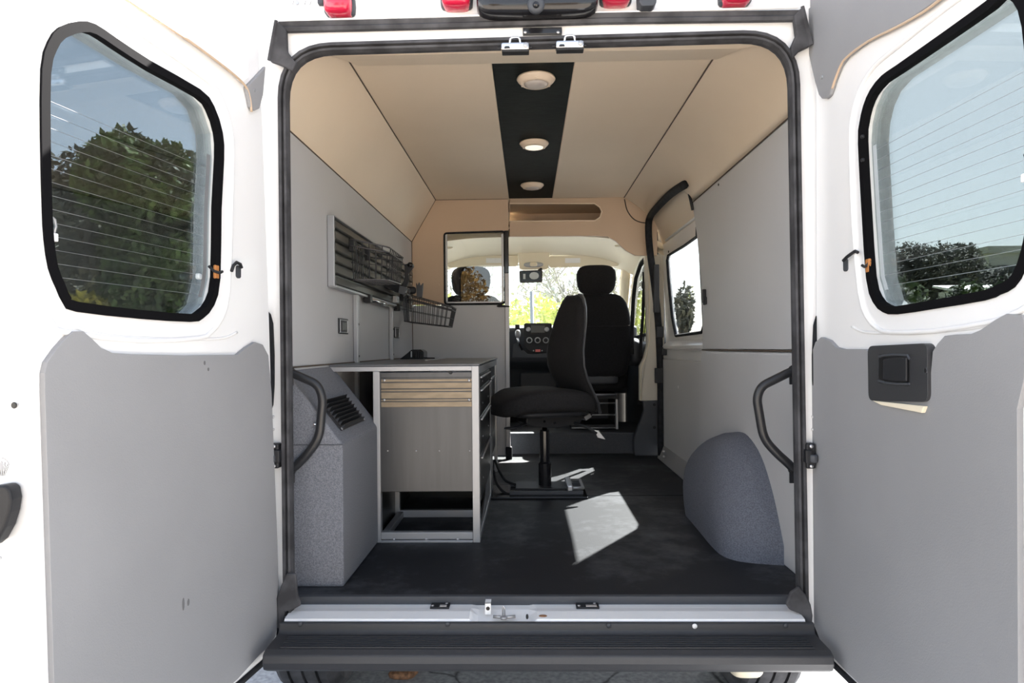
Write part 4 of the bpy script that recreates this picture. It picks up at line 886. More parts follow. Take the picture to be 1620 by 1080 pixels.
m = MB(); m.box((xp0, YF - .004, FZ), (xp1, YF + .03, TZ - .009)); make('leg', m, 'alu', dk, bevel=.002)
m = MB(); m.box((xl0, YF - .004, FZ), (xl1, YF + .03, zb)); make('leg', m, 'alu', dk, bevel=.002)
st = px2(602, 587.5, 747, 778, YF + .006, .004, 'steel', 'end_panel')
px2(602, 588, 747, 598, YF + .003, .004, 'steel', 'top_panel_strip')
for y0_, y1_ in ((599, 604), (604.6, 614.5), (615, 619), (619.6, 630.5), (631, 634.5), (635, 644)):
    rb = px2(603, y0_, 747, y1_, YF - .002 + (.003 if (y1_ - y0_) > 6 else 0), .006, 'tansteel', 'rib_strip', .001, st)
for x, y in ((608, 601.5), (742, 601.5), (608, 632.5), (742, 632.5)): make('panel_bolt', disc(aY(x, y, YF - .003), (0, -1, 0), .005, .003, 10), 'bolt', st, smooth=True)
for x in (613.5, 658.5, 695, 743): make('rivet', disc(aY(x, 713, YF + .005), (0, -1, 0), .003, .002, 8), 'bolt', st, smooth=True)
make('cable_clip', disc(aY(713, 589, YF + .002), (0, -1, 0), .007, .006, 10), 'plastic', st)
# bottom rails
bz = aY(680, 851, YF).z
m = MB(); m.box((xl1, YF + .002, FZ + .012), (xp0, YF + .03, aY(680, 842, YF).z)); br_ = make('bottom_rail', m, 'alu', dk, bevel=.002)
m = MB(); m.box((xl1, YF - .008, FZ), (xp0, YF + .03, FZ + .010)); make('rail_flange', m, 'alud', br_, bevel=.002)
for x in (623, 674, 724): make('rail_bolt', disc(aZ(x, 853, FZ + .010), (0, 0, 1), .010, .006, 12), 'bolt', br_, smooth=True)
m = MB(); m.box((xl1 - .01, YF + .03, FZ), (xl1 + .018, 3.18, FZ + .028)); make('bottom_rail', m, 'alud', dk, bevel=.002)
m = MB(); m.box((xp0, YF + .03, FZ), (xp1, 3.55, FZ + .028)); make('bottom_rail', m, 'alud', dk, bevel=.002)
m = MB(); m.box((aY(632, 800, 3.18).x, 3.18, FZ), (xp0 + .0, 3.21, FZ + .034)); make('bottom_rail', m, 'alud', dk, bevel=.002)
m = MB(); m.box((aY(624, 800, 3.18).x, 3.178, FZ), (aY(632.5, 800, 3.18).x, 3.21, .88)); make('leg', m, 'alu', dk, bevel=.002)
zz = aY(680, 778, YF).z
m = MB(); m.box((xl1 + .002, YF + .012, zz), (xp1 - .012, 3.55, zz + .008)); make('cabinet_floor', m, 'blackpanel', dk)
m = MB(); m.box((xl0, YF + .04, .64), (xl0 + .006, 4.38, 1.31)); make('cabinet_side', m, 'blackpanel', dk)
m = MB(); m.box((xl0 + .01, 3.56, .64), (xp1 - .01, 3.57, zz)); make('cabinet_back', m, 'blackpanel', dk)
# aisle side: drawer fronts
XS = DX1
zt = TZ - .012; hs_ = [.055, .12, .16, .19]; z = zt - .035
m = MB(); m.box((XS - .02, YF + .03, zt - .033), (XS - .002, 4.38, zt)); make('side_beam', m, 'alud', dk, bevel=.002)
for i, h_ in enumerate(hs_ + [.0]):
    if not h_: break
    m = MB(); m.box((XS - .016, YF + .045, z - h_ + .004), (XS + .002, 3.52, z)); dr = make('drawer', m, 'blackpanel', dk, bevel=.002)
    m = MB(); m.box((XS + .002, YF + .06, z - .014), (XS + .010, 3.50, z - .008)); make('drawer_pull', m, 'alu', dr, bevel=.001)
    for yq in (2.95, 3.35): make('drawer_rivet', disc((XS + .002, yq, z - h_ * .6), (1, 0, 0), .004, .002, 8), 'bolt', dr)
    z -= h_
m = MB(); m.box((XS - .02, 3.60, FZ), (XS - .001, 3.80, 1.24)); make('side_plate', m, 'alud', dk, bevel=.002)
m = MB(); m.box((XS - .03, 3.84, .80), (XS - .012, 4.36, 1.31)); d2_ = make('side_cabinet_door', m, 'blackpanel', dk, bevel=.003)
m = MB(); m.box((XS - .012, 3.9, 1.24), (XS - .006, 4.3, 1.25)); make('door_edge_pull', m, 'alu', d2_)
m = MB(); m.box((XS - .02, 4.34, FZ), (XS + .0, 4.38, zt)); make('leg', m, 'alu', dk, bevel=.002)
m = MB(); m.plate([(3.0, FZ + .03), (3.55, FZ + .03), (3.55, .80), (3.42, .80)], (-.004, 0, 0), f=lambda p: Vector((XS - .004, p[0], p[1]))); make('gusset_plate', m, 'alud', dk)
# gadget on desk
gd = root('desk_gadget', 'low black scanner-like device at the back of the desktop', 'device', (-.67, 4.1, TZ))
a = aY(634, 566, 4.15); b = aY(672, 551, 4.15)
m = MB(); m.plate([(a.x, TZ), (b.x, TZ), (b.x - .0, TZ + .045), (b.x - .02, TZ + .058), (a.x + .075, TZ + .058), (a.x + .04, TZ + .03)], (0, .16, 0), f=lambda p: Vector((p[0], 4.10, p[1]))); make('device_body', m, 'gloss', gd, bevel=.008)
m = MB(); x = aY(650.5, 555, 4.09).x; m.box((x - .003, 4.088, TZ + .012), (x + .004, 4.10, TZ + .048)); make('device_light_strip', m, 'alu', gd, bevel=.001)
for i in range(4): x = aY(658 + i * 3.4, 558, 4.09).x; m = MB(); m.box((x - .003, 4.092, TZ + .008), (x + .003, 4.10, TZ + .045)); make('device_rib', m, 'plastic', gd, bevel=.001)
m = MB(); m.tube([(b.x, 4.14, TZ + .006), (b.x + .03, 4.13, TZ + .005), (b.x + .06, 4.15, TZ + .004)], .004, 6); make('device_cord', m, 'rubber', gd)
p0, p1 = aZ(675, 571, TZ), aZ(706, 567, TZ); m = MB(); m.tube([p0 + Vector((0, 0, .004)), p1 + Vector((0, 0, .004))], 0, prof=[(-.002, -.008), (.002, -.008), (.002, .008), (-.002, .008)]); make('steel_ruler', m, 'alu', label='thin pale metal strip lying on the desktop', cat='metal strip')

# ================================================================== LEFT WALL FITTINGS
def rail(x0, x1, ytop, ybot, lab):
    a = aX((x0 + x1) / 2, ytop, XL + .012); b = aX((x0 + x1) / 2, ybot, XL + .012)
    w_ = (a.y * a.y / (abs(XL + .012) * 1080)) * (x1 - x0) / 2
    r_ = root('wall_rail', lab, 'rail', (XL + .01, a.y, TZ), 'vertical aluminium rails on the left wall')
    m = MB(); m.box((XL + .002, a.y - .02, TZ - .35), (XL + .022, a.y + .02, a.z + .02)); make('rail_channel', m, 'alud', r_, bevel=.002)
    m = MB(); m.box((XL + .016, a.y - .006, TZ - .34), (XL + .0235, a.y + .006, a.z + .01)); make('rail_slot', m, 'alu', r_)
    for dz in (-.03, -.3, .12): make('rail_screw', disc((XL + .0235, a.y, TZ + .06 + dz), (1, 0, 0), .006, .002, 8), 'plastic', r_)
rail(560, 567, 465, 572, 'aluminium wall rail nearer the doors, below the slat board'); rail(616, 622, 485, 567, 'aluminium wall rail nearer the partition, below the slat board')
def outlet(px, py, lab):
    c = aX(px, py, XL); r_ = root('outlet', lab, 'outlet', (XL, c.y, c.z - .045), 'black wall outlets')
    m = MB(); m.plate(rect(c.y - .075, c.z - .034, c.y + .075, c.z + .034), (.006, 0, 0), f=lambda p: Vector((XL, p[0], p[1]))); fp = make('face_plate', m, 'plastic', r_, bevel=.003)
    m = MB(); m.tube([(XL + .006, c.y - .06, c.z - .027), (XL + .006, c.y + .06, c.z - .027), (XL + .006, c.y + .06, c.z + .027), (XL + .006, c.y - .06, c.z + .027)], .0025, 6, closed=True); make('plate_rim', m, 'alud', fp)
    m = MB(); m.box((XL + .004, c.y - .035, c.z - .018), (XL + .009, c.y + .035, c.z + .018)); make('socket', m, 'blackpanel', fp, bevel=.002)
outlet(542, 516, 'black wall outlet with silver rim beside the nearer rail')
outlet(627, 526, 'small black wall outlet beside the farther rail')
# slat board
XB = XL + .002
P0 = aX(525, 342, XL + .05); zt_, zb_ = aX(525, 341, XL + .045).z, aX(526, 449, XL + .045).z; ya = P0.y; ye = 4.70
zt_, zb_ = 1.965, 1.685; ya = 2.79
sbo = root('slat_board', 'grey louvred aluminium slat board mounted on the left wall', 'slat board', (XB, 3.7, zb_))
m = MB(); m.box((XB, ya, zb_), (XB + .012, ye, zt_)); make('back_plate', m, 'blackpanel', sbo)
ns = 6; hh_ = (zt_ - zb_) / ns
for i in range(ns):
    z = zb_ + i * hh_; m = MB(); m.plate([(XB + .010, z + .004), (XB + .026, z + .004), (XB + .030, z + .008), (XB + .026, z + hh_ - .012), (XB + .018, z + hh_ - .008), (XB + .010, z + hh_ - .008)], (0, ye - ya - .02, 0), f=lambda p: Vector((p[0], ya + .015, p[1]))); make('slat', m, 'slat', sbo, bevel=.001)
m = MB(); m.box((XB, ya - .010, zb_ - .006), (XB + .028, ya + .004, zt_ + .006)); make('end_cap', m, 'alud', sbo, bevel=.002)
m = MB(); m.box((XB, ya, zb_ - .010), (XB + .034, ye, zb_)); m.box((XB, ya, zt_), (XB + .030, ye, zt_ + .006)); make('edge_rail', m, 'alud', sbo, bevel=.001)
# LED bar lamp under the board
m = MB(); a, b = aX(600, 475, XB + .02), aX(640, 492, XB + .02)
lt = root('bar_lamp', 'short chrome bar lamp clipped under the slat board', 'lamp', (XB + .02, (a.y + b.y) / 2, zb_ - .05))
m = MB(); m.tube([(XB + .03, 3.38, zb_ - .018), (XB + .03, 4.1, zb_ - .018)], .012, 10); make('lamp_bar', m, 'chrome', lt, smooth=True)
m = MB(); m.box((XB + .012, 3.34, zb_ - .036), (XB + .046, 3.39, zb_ + .004)); m.box((XB + .012, 4.08, zb_ - .036), (XB + .046, 4.13, zb_ + .004)); make('lamp_clip', m, 'plastic', lt, bevel=.003)

def basket(T, B, lab, nl, ns_, hooks):
    """T,B: 4 corners top/bottom: near-wall, near-aisle, far-aisle, far-wall"""
    T = [Vector(p) for p in T]; B = [Vector(p) for p in B]; c = sum(B, Vector()) / 4
    r_ = root('wire_basket', lab, 'basket', c, 'wire baskets hung on the left wall')
    lv = lambda t: [B[i].lerp(T[i], t) for i in range(4)]
    m = MB()
    for t in (1.0, .84): m.tube(rnd(lv(t), .02, 3), .0035, 6, closed=True)
    make('rim', m, 'wire', r_, smooth=True)
    m = MB(); m.tube(rnd(lv(0), .02, 3), .003, 6, closed=True); m.tube(rnd(lv(.42), .02, 3), .0018, 5, closed=True)
    for s in range(4):
        j = (s + 1) % 4; n = ns_ if s % 2 == 0 else nl
        for k in range(1, n): m.tube([T[s].lerp(T[j], k / n), B[s].lerp(B[j], k / n)], .0022, 5)
    o = make('side_wires', m, 'wire', r_); o['kind'] = 'stuff'
    m = MB()
    for k in range(1, nl): m.tube([B[0].lerp(B[3], k / nl), B[1].lerp(B[2], k / nl)], .0017, 5)
    for k in range(1, 5): m.tube([B[0].lerp(B[1], k / 5), B[3].lerp(B[2], k / 5)], .0022, 5)
    o = make('bottom_wires', m, 'wire', r_); o['kind'] = 'stuff'
    m = MB()
    for y in hooks: m.box((T[0].x - .012, y - .012, T[0].z - .05), (T[0].x + .010, y + .012, T[0].z + .01))
    make('wall_hook', m, 'plastic', r_, bevel=.003)
    return r_
xw = XB + .045
basket([(xw, 2.95, 1.900), (-.605, 2.98, 1.865), (-.605, 3.34, 1.865), (xw, 3.36, 1.900)], [(xw + .005, 2.97, 1.725), (-.615, 2.99, 1.725), (-.615, 3.32, 1.735), (xw + .005, 3.34, 1.735)], 'dark wire basket hung high on the slat board', 10, 6, (3.0, 3.3))
basket([(xw, 4.16, 1.765), (-.46, 4.14, 1.675), (-.46, 4.42, 1.675), (xw, 4.44, 1.765)], [(xw + .01, 4.18, 1.590), (-.485, 4.16, 1.555), (-.485, 4.40, 1.555), (xw + .01, 4.42, 1.590)], 'black wire basket hung lower, over the back of the desk', 9, 11, (4.2, 4.38))
# things around: black bracket arms, flat device under the upper basket
bk = root('bracket_arm', 'black angled bracket arm behind the upper wire basket', 'bracket', (-.74, 3.7, 1.70))
q = lambda x, y: aY(x, y, 3.75)
m = MB(); m.plate([q(*p) for p in ((640, 418), (652, 415), (654, 421), (646, 432), (647, 442), (643, 453), (634, 456), (640, 440))], (0, .03, 0)); make('arm', m, 'plastic', bk, bevel=.004)
m = MB(); c = q(649, 419); m.lathe([(.014, -.01), (.014, .04)], c, 'Y', 14); make('arm_pivot', m, 'gloss', bk, smooth=True)
m = MB(); m.plate([q(*p) for p in ((600, 449), (625, 447), (640, 452), (642, 466), (626, 462), (606, 454))], (0, .18, 0)); mo = make('printer_mount', m, 'gloss', label='black mount tray under the upper wire basket', cat='mount', bevel=.005)
m = MB(); m.plate([q(*p) for p in ((634, 452), (645, 455), (642, 468), (632, 464))], (0, -.04, 0)); make('mount_plate', m, 'dkgrey', mo, bevel=.003)
m = MB(); q2 = lambda x, y: aY(x, y, 4.1); m.plate([q2(*p) for p in ((658, 447), (660, 452), (663, 446), (665, 452), (669, 447), (668, 462), (667, 470), (659, 470))], (0, .03, 0)); make('basket_bracket', m, 'dkgrey', label='small dark pronged bracket standing above the lower basket', cat='bracket', bevel=.002)
m = MB(); m.sup(q2(650, 459), (.03, .03, .022), .5, 14, 8); make('clamp', m, 'plastic', label='black clamp between the two wire baskets', cat='clamp', smooth=True)
m = MB(); m.box((XB + .03, 3.97, zb_ + .005), (XB + .055, 4.05, zb_ + .045)); make('wall_adapter', m, 'alud', label='small grey ribbed box at the end of the slat board', cat='box', bevel=.003)
m = MB(); m.tube([aY(648, 470, 4.75), aY(648, 500, 4.8), aY(647, 550, 4.82), aY(646, 566, 4.82)], .008, 8); make('wall_cable', m, 'plastic', label='black cable running down the partition corner to the desk', cat='cable', smooth=True)

# ================================================================== CEILING LAMPS
def lamp(px, py, lab, lit):
    c = aZ(px, py, CE); r_ = root('ceiling_lamp', lab, 'lamp', (c.x, c.y, CE), 'round white lamps on the black ceiling strip')
    m = MB(); m.lathe([(.05, .004), (.073, .002), (.076, -.004), (.072, -.010), (.060, -.022), (.050, -.026), (.046, -.022), (.02, -.021)], c, 'Z', 36); make('lamp_ring', m, 'lampwhite', r_, smooth=True)
    m = MB(); m.lathe([(.047, -.020), (.046, -.026), (.03, -.031), (.002, -.033)], c, 'Z', 32); make('lens', m, 'litlens' if lit else 'lens', r_, smooth=True)
    for a in (.6, 2.6, 4.7): m = MB(); m.box((c.x + .060 * math.cos(a) - .007, c.y + .060 * math.sin(a) - .004, c.z - .021), (c.x + .060 * math.cos(a) + .007, c.y + .060 * math.sin(a) + .004, c.z - .012)); make('retaining_tab', m, 'lampwhite', r_, bevel=.002)
lamp(848, 124, 'ceiling lamp nearest the doors, grey lens, largest of three', False)
lamp(845, 226, 'middle ceiling lamp with the lit cream lens', True)
lamp(842, 292, 'ceiling lamp nearest the cab, smallest of three', False)

# ================================================================== SWIVEL CHAIR
CX, CY = .087, 3.72
chr_ = root('task_chair', 'black padded swivel chair on a floor pedestal beside the desk', 'chair', (CX, CY, FZ + .02))
a, b = aZ(775, 791, FZ), aZ(931, 791, FZ)
m = MB(); m.box((a.x, CY - .17, FZ), (b.x, CY + .15, FZ + .012)); make('base_plate', m, 'gloss', chr_, bevel=.003)
for yo in (-.12, .09):
    m = MB(); m.box((CX - .19, CY + yo, FZ + .012), (b.x - .02, CY + yo + .035, FZ + .032)); make('slide_rail', m, 'dkgrey', chr_, bevel=.003)
m = MB(); m.box((CX - .16, CY - .09, FZ + .032), (CX + .14, CY + .10, FZ + .042)); make('carriage_plate', m, 'plastic', chr_, bevel=.003)
m = MB(); m.tube([(b.x - .09, CY - .10, FZ + .045), (b.x - .02, CY - .10, FZ + .045), (b.x - .02, CY + .11, FZ + .045), (b.x - .09, CY + .11, FZ + .045)], .009, 8); make('release_bar', m, 'alud', chr_, smooth=True)
m = MB(); m.box((b.x - .105, CY - .125, FZ + .03), (b.x - .075, CY + .13, FZ + .062)); make('end_clamp', m, 'bolt', chr_, bevel=.006)
m = MB(); m.lathe([(.034, .04), (.034, .16), (.030, .165), (.026, .17), (.026, .335), (.024, .34), (.002, .34)], (CX, CY, FZ), 'Z', 24); make('outer_column', m, 'gloss', chr_, smooth=False)
m = MB(); m.lathe([(.014, .33), (.014, .46)], (CX, CY, FZ), 'Z', 20); make('gas_lift', m, 'chrome', chr_, smooth=True)
A = R(22)   # seat faces left and a little towards the doors
Mc = Matrix.Translation((CX, CY, 0)) @ Matrix.Rotation(A, 4, 'Z')   # local -x = seat front
# seat
def seatfn(p):
    z = p.z + (.012 * math.cos(p.x * 7)) + (.014 if p.z > 0 else 0) * (abs(p.y) / .24) ** 2
    z -= max(0, -p.x - .16) * .28; z -= max(0, p.x - .12) * .10
    return Vector((p.x, p.y * (1 - .10 * max(0, -p.x) / .27), z))
m = MB(); m.sup((0, 0, 0), (.272, .235, .062), .55, 36, 16, fn=seatfn); m.v = [Mc @ (Vector((-.02, 0, 1.128)) + p) for p in m.v]; sc2 = make('seat', m, 'fabric', chr_, smooth=True)
m = MB(); m.sup((0, 0, 0), (.22, .19, .022), .5, 24, 8); m.v = [Mc @ (Vector((.0, 0, 1.072)) + p) for p in m.v]; make('seat_pan', m, 'plastic', chr_, smooth=True)
m = MB(); m.plate([(-.13, 1.06), (.17, 1.045), (.20, 1.03), (.18, 1.005), (.05, .985), (-.10, 1.0), (-.135, 1.02)], (0, .14, 0), f=lambda p: Vector((p[0], -.07, p[1]))); m.v = [Mc @ p for p in m.v]; mech = make('tilt_mechanism', m, 'plastic', chr_, bevel=.006)
for x_, z_ in ((-.03, 1.025), (.03, 1.015)): make('mechanism_bolt', disc(Mc @ Vector((x_, -.07, z_)), Mc.to_3x3() @ Vector((0, -1, 0)), .007, .005, 10), 'gloss', mech)
m = MB(); P = [Mc @ Vector(p) for p in ((.14, -.08, 1.01), (.20, -.12, .99), (.24, -.15, .955))]; m.tube(P, .008, 8); mm_ = make('lever', m, 'plastic', chr_, smooth=True)
m = MB(); m.add([P[-1] + Vector(v) for v in ((-.012, 0, .02), (.01, 0, .015), (.045, .0, -.03), (.005, .0, -.02), (-.012, .02, .02), (.01, .02, .015), (.045, .02, -.03), (.005, .02, -.02))], [(0, 1, 2, 3), (7, 6, 5, 4), (0, 4, 5, 1), (1, 5, 6, 2), (2, 6, 7, 3), (3, 7, 4, 0)]); make('lever_paddle', m, 'alud', mm_)
m = MB(); m.tube([Mc @ Vector(p) for p in ((-.10, -.02, 1.02), (-.18, -.10, 1.01), (-.24, -.16, 1.012))], .007, 8); m.sup(Mc @ Vector((-.26, -.17, 1.012)), (.035, .02, .007), .8, 14, 6); make('height_lever', m, 'plastic', chr_, smooth=True)
# back support bracket
m = MB(); m.tube([Mc @ Vector(p) for p in ((.15, 0, 1.03), (.25, 0, 1.035), (.300, 0, 1.08), (.262, 0, 1.17))], 0, prof=[(-.008, -.035), (.008, -.035), (.008, .035), (-.008, .035)]); make('back_bracket', m, 'plastic', chr_)
make('bracket_cap', MB().box((-.02, -.04, -.012), (.02, .04, .012), Mc @ Matrix.Translation((.245, 0, 1.035)) @ Matrix.Rotation(-.5, 4, 'Y')), 'alud', chr_, bevel=.003)
# backrest: surface grid, profile S-curve in local x, tapered half-width
prof = [(1.065, .300, .150), (1.12, .278, .180), (1.18, .238, .202), (1.25, .196, .218), (1.32, .172, .226), (1.40, .168, .226), (1.48, .182, .214), (1.56, .200, .192), (1.63, .214, .160), (1.68, .221, .115), (1.703, .223, .070)]
NU = 14; front = []; back = []; edge = []
for z, x, hw in prof:
    rf, rb2 = [], []
    for k in range(NU + 1):
        u = -1 + 2 * k / NU; wrap = -.035 * u * u; ed_ = (1 - abs(u) ** 4)
        tz = 1.0 if 1.1 < z < 1.66 else .55
        rf.append(Mc @ Vector((x - .018 + wrap - .040 * ed_ * tz, hw * u, z))); rb2.append(Mc @ Vector((x - .004 + wrap + .016 * ed_, hw * 1.03 * u, z + (.004 if z > 1.6 else 0))))
    front.append(rf); back.append(rb2)
def slab(F_, B_, m):
    n = len(F_); w1 = len(F_[0]); vs = [p for r_ in F_ for p in r_] + [p for r_ in B_ for p in r_]; o_ = n * w1; fs = []
    for i in range(n - 1):
        for k in range(w1 - 1): a_ = i * w1 + k; fs += [(a_, a_ + 1, a_ + w1 + 1, a_ + w1), (o_ + a_, o_ + a_ + w1, o_ + a_ + w1 + 1, o_ + a_ + 1)]
        for k in (0, w1 - 1): a_ = i * w1 + k; fs.append((a_, a_ + w1, o_ + a_ + w1, o_ + a_))
    for i in (0, n - 1):
        for k in range(w1 - 1): a_ = i * w1 + k; fs.append((a_, a_ + 1, o_ + a_ + 1, o_ + a_))
    return m.add(vs, fs)
mid = [[b_ + (Mc.to_3x3() @ Vector((-.006, 0, 0))) for b_ in r_] for r_ in back]
m = slab(front, mid, MB()); bkc = make('backrest', m, 'fabric', chr_, smooth=True, sub=1)
m = slab(mid, back, MB()); make('back_shell', m, 'shell', chr_, smooth=True, bevel=.002)
rim = [r_[0] for r_ in mid] + mid[-1][1:-1] + [r_[-1] for r_ in reversed(mid)] + list(reversed(mid[0][1:-1]))
m = MB(); m.tube(rim, .006, 8, closed=True); make('piping', m, 'shell', bkc, smooth=True)
# cables to the pedestal
for i, pts in enumerate(([(783, 728, .70), (790, 745, .66), (800, 760, .645), (815, 766, .655)], [(781, 745, .70), (786, 765, .66), (800, 780, .65), (822, 782, .65)])):
    P = [aY(x, y, Y) for (x, y, z), Y in zip(pts, (4.05, 3.85, 3.72, 3.66))] if i == 0 else [aY(x, y, Y) for (x, y, z), Y in zip(pts, (3.95, 3.75, 3.64, 3.62))]
    P = [Vector((p.x, p.y, max(p.z, FZ + .006))) for p in P]
    m = MB(); m.tube(cat(P, 6), .007, 8); make('floor_cable', m, 'rubber', label='black cable curving from the desk to the chair base, ' + ('upper' if i == 0 else 'lower') + ' one', cat='cable', smooth=True, group='cables at the chair base')

# ================================================================== OUTSIDE
def leaves(center, rad, n, size, seed, shell=.55, flat=1.):
    rn = random.Random(seed); m = MB(); vs = []; fs = []
    lobes = [(Vector(center) + Vector((rn.uniform(-.6, .6) * rad[0], rn.uniform(-.6, .6) * rad[1], rn.uniform(-.55, .6) * rad[2])), rn.uniform(.35, .6)) for _ in range(16)]
    for i in range(n):
        c, k = lobes[rn.randrange(len(lobes))]
        d = Vector((rn.gauss(0, 1), rn.gauss(0, 1), rn.gauss(0, 1))).normalized() * (shell + (1 - shell) * rn.random()) * k
        p = c + Vector((d.x * rad[0], d.y * rad[1], d.z * rad[2])); s = size * rn.uniform(.6, 1.4)
        a = Vector((rn.gauss(0, 1), rn.gauss(0, 1), rn.gauss(0, 1))).normalized(); b = a.orthogonal().normalized() * s * .5; a = a * s
        o_ = len(vs); vs += [p - a, p + b, p + a, p - b]; fs.append((o_, o_ + 1, o_ + 2, o_ + 3))
    m.v = vs; m.f = fs; return m
def tree(name, lab, ct, base, h, crown_z, rad, n, size, lm, seed, grp=None, trunk=.18, bare=False):
    r_ = root(name, lab, ct, base, grp); b = Vector(base); rn = random.Random(seed)
    m = MB(); top = b + Vector((0, 0, crown_z))
    if trunk:
        m.tube([b, b + Vector((.05, .05, crown_z * .5)), top], trunk, 8, rs=[trunk, trunk * .8, trunk * .45])
        for i in range(14 if bare else 7):
            a = i * 2.4; s = top - Vector((0, 0, crown_z * rn.uniform(.05, .55))); e = b + Vector((math.cos(a) * rad[0] * .8, math.sin(a) * rad[1] * .8, crown_z + rad[2] * rn.uniform(-.3, .8)))
            m.tube([s, s.lerp(e, .5) + Vector((0, 0, .2)), e], trunk * .3, 6, rs=[trunk * .4, trunk * .22, trunk * .06])
            if bare:
                for j in range(8): q_ = s.lerp(e, .3 + .08 * j); m.tube([q_, q_ + Vector((rn.uniform(-1, 1), rn.uniform(-1, 1), rn.uniform(.1, 1))) * rad[0] * .45], .02, 4)
        make('trunk', m, 'bark' if not bare else 'bare', r_, smooth=True)
    mb = leaves(b + Vector((0, 0, crown_z)), rad, n, size, seed)
    # make() recomputes normals, fine for loose cards
    o = make('foliage', mb, lm, r_); o['kind'] = 'stuff'
    return r_
gp = lambda x, d: aY(x, 550, d)
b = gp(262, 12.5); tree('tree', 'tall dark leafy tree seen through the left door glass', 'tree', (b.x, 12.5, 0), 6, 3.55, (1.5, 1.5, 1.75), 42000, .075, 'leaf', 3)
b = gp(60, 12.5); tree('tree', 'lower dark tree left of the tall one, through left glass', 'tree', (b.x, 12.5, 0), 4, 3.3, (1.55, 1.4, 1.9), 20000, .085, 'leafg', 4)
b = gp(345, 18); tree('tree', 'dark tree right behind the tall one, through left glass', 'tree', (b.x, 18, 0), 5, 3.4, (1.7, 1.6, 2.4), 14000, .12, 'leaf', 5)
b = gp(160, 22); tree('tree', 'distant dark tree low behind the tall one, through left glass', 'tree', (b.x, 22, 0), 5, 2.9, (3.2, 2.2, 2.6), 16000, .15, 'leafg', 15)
b = gp(128, 11); tree('shrub', 'yellow shrub low in the left door glass', 'shrub', (b.x, 11, 0), 2, 1.95, (.55, .5, .45), 1800, .07, 'leafy', 6, trunk=.03)
# parked car through left glass
b = gp(185, 16); cr_ = root('parked_car', 'pale parked car under the trees, through left glass', 'car', (b.x, 16, 0))
m = MB(); m.plate([(-2.1, .3), (2.1, .3), (2.15, .8), (1.9, .95), (1.1, 1.0), (.6, 1.45), (-1.0, 1.45), (-1.6, 1.0), (-2.1, .9)], (0, 1.6, 0), f=lambda p: Vector((b.x + p[0], 16, p[1] + .5))); make('car_body', m, 'shed', cr_, bevel=.06)
m = MB(); m.plate([(.5, 1.40), (.9, 1.03), (-1.4, 1.03), (-.95, 1.40)], (0, .02, 0), f=lambda p: Vector((b.x + p[0], 15.985, p[1] + .5))); make('car_window', m, 'bglass', cr_)
for s in (-1.3, 1.3): m = MB(); m.lathe([(.1, -.05), (.36, -.05), (.38, .0), (.36, .2), (.1, .2)], (b.x + s, 16, .88), 'Y', 24); make('wheel', m, 'rubber', cr_, smooth=True)
m = MB(); m.box((b.x - 6, 15.5, 0), (b.x + 6, 18.5, .5)); make('raised_verge', m, 'grass', label='raised grass verge under the left trees', cat='verge')
# right side treeline
spec = [(1395, 30, 1.15, (1.6, 1.5, 2.6), 'leafg'), (1440, 33, 2.3, (3.0, 2, 2.5), 'leafg'), (1478, 34, 2.6, (2.8, 2, 2.7), 'leafg'), (1520, 36, 2.3, (3.0, 2, 2.5), 'leafg'), (1560, 38, 2.3, (3.2, 2, 2.2), 'leafg'), (1600, 36, 1.9, (3.2, 2, 1.8), 'leafg'), (1640, 36, 2.0, (3.2, 2, 2.0), 'leafg')]
names = ['narrow dusky tree at left end of the right glass treeline', 'dusky grey-green tree, second from left in right glass treeline', 'tallest dusky tree in the middle of right glass treeline', 'dusky tree just left of the flat-roofed building, right glass', 'dusky tree below the flat-roofed building, right glass', 'low dusky tree right of the white shed roof, right glass', 'dusky tree at the far right edge of the right door glass']
for i, (x, d, cz, rd_, lm) in enumerate(spec):
    b = gp(x, d); k = 1.32; tree('tree', names[i], 'tree', (b.x, d, .0), 4, 1.42 + cz * .95, (rd_[0] * .8, rd_[1], rd_[2] * .92), 15000, .12, lm, 20 + i, 'dusky trees in the right door glass')
for i, (x, d, rr, lb) in enumerate(((1412, 14, .55, 'small green bush at lower left of the right door glass'), (1432, 15, .45, 'small grey-green sapling beside the green bush, right glass'), (1472, 18, .7, 'low bush in front of the treeline, right glass'), (1556, 16, .75, 'leafy green bush in front of the white shed'))):
    b = gp(x, d); tree('bush', lb, 'bush', (b.x, d, 0), 2, 1.95 + .2 * (i == 3), (rr, rr, .75), 2200, .09, 'leaf' if i % 2 == 0 or i == 3 else 'leafg', 40 + i, trunk=.04)
b = gp(1566, 45); bl = root('flat_roofed_building', 'grey flat-roofed building behind the trees, right door glass', 'building', (b.x + 6, 45, 0))
zz1 = aY(1566, 408, 45).z
m = MB(); m.box((b.x, 45, 0), (b.x + 14, 55, zz1 + .6)); make('wall', m, 'bldg', bl)
for i in range(9): m = MB(); m.box((b.x + .5 + i * 1.5, 44.9, 4.2), (b.x + 1.8 + i * 1.5, 45.0, zz1 - .5)); make('window', m, 'bglass', bl)
m = MB(); m.box((b.x - .2, 44.8, zz1 + .3), (b.x + 14.2, 55, zz1 + .75)); make('roof_parapet', m, 'bldg', bl)
b0, b1 = aY(1512, 452, 24), aY(1640, 448, 24); sh = root('white_shed', 'low white shed with bright roof in the right door glass', 'shed', (b0.x + 2, 24, 0))
m = MB(); m.box((b0.x, 24, 0), (b0.x + 8, 25, b0.z - .15)); make('shed_wall', m, 'shed', sh)
m = MB(); m.plate([(23.8, b0.z - .25), (25.2, b0.z + .05), (25.2, b0.z + .12), (23.8, b0.z - .15)], (8.3, 0, 0), f=lambda p: Vector((b0.x - .1, p[0], p[1]))); make('shed_roof', m, 'whitev', sh)
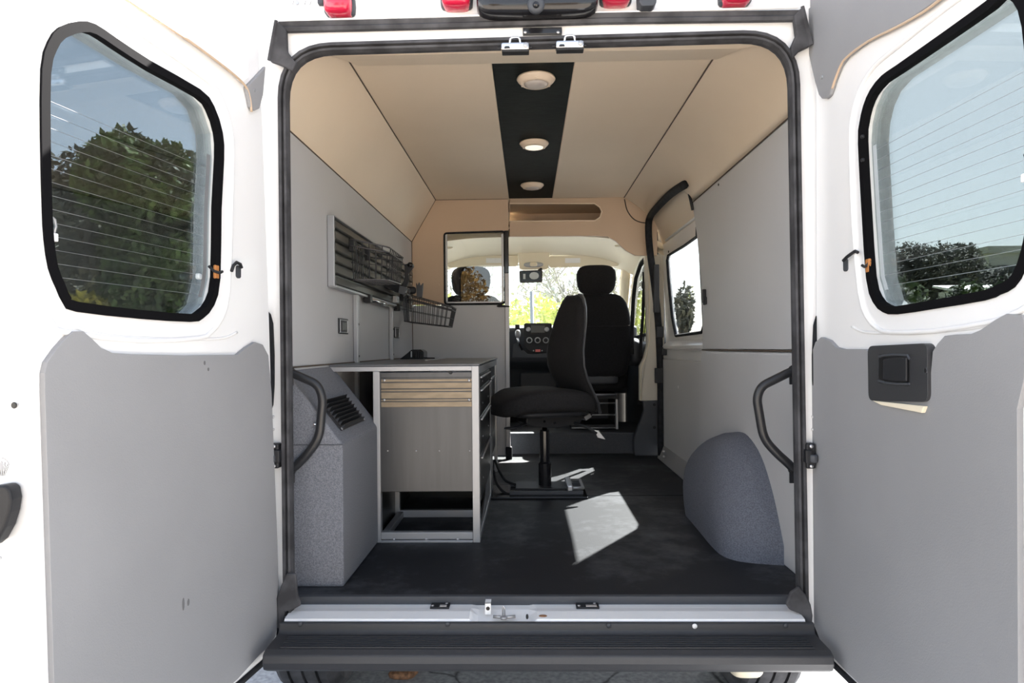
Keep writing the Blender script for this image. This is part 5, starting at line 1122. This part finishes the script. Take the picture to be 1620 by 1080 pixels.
m = MB(); m.box((b0.x + .7, 23.95, 0), (b0.x + 1.7, 24.0, b0.z - .55)); make('shed_door', m, 'bldg', sh)
# ahead through windshield
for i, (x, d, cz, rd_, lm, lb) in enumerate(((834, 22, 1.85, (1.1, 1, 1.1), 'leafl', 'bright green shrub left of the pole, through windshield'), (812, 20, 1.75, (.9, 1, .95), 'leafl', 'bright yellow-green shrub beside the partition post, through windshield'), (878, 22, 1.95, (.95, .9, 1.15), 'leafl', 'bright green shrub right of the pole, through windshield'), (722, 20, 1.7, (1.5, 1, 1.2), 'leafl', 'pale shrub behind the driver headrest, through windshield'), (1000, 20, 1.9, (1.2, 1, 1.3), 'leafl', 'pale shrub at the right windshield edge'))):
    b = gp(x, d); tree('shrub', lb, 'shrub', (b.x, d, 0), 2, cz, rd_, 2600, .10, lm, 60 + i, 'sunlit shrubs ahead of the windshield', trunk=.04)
for i, (x, d, cz, rd_, lb) in enumerate(((893, 30, 4.2, (2.2, 2, 2.6), 'sparse grey tree right of the mirror monitor'), (858, 34, 3.4, (1.7, 2, 2.2), 'sparse grey tree behind the pole'), (985, 28, 4.0, (2.0, 2, 2.6), 'sparse grey tree right of the passenger headrest'), (715, 30, 3.4, (2.6, 2, 2.4), 'sparse grey tree behind the partition window'))):
    b = gp(x, d); tree('tree', lb + ', through windshield', 'tree', (b.x, d, 0), 5, cz, rd_, 700, .12, 'leafs', 80 + i, 'sparse grey trees ahead of the windshield', trunk=.14, bare=True)
b = gp(842, 18); m = MB(); m.tube([(b.x, 18, 0), (b.x, 18, 2.9)], .05, 8); make('pole', m, 'alud', label='thin grey pole standing ahead, below the mirror monitor', cat='pole', smooth=True)
b = gp(1082, 14); tree('tree', 'dark tree seen through the sliding door window', 'tree', (b.x, 14, 0), 4, 2.1, (.22, .4, .55), 1500, .06, 'leafg', 90)
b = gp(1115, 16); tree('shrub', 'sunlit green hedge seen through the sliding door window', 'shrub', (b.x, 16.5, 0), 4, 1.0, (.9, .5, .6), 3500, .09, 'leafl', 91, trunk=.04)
# autumn tree behind the camera (seen mirrored in the partition pane)
for i, (x, y) in enumerate(((-3.5, -14), (2.0, -17))): tree('tree', ('golden autumn tree behind the van, left' if i == 0 else 'golden autumn tree behind the van, right'), 'tree', (x, y, 0), 5, 3.4, (2.4, 2, 2.2), 9000, .09, 'leafa', 95 + i)
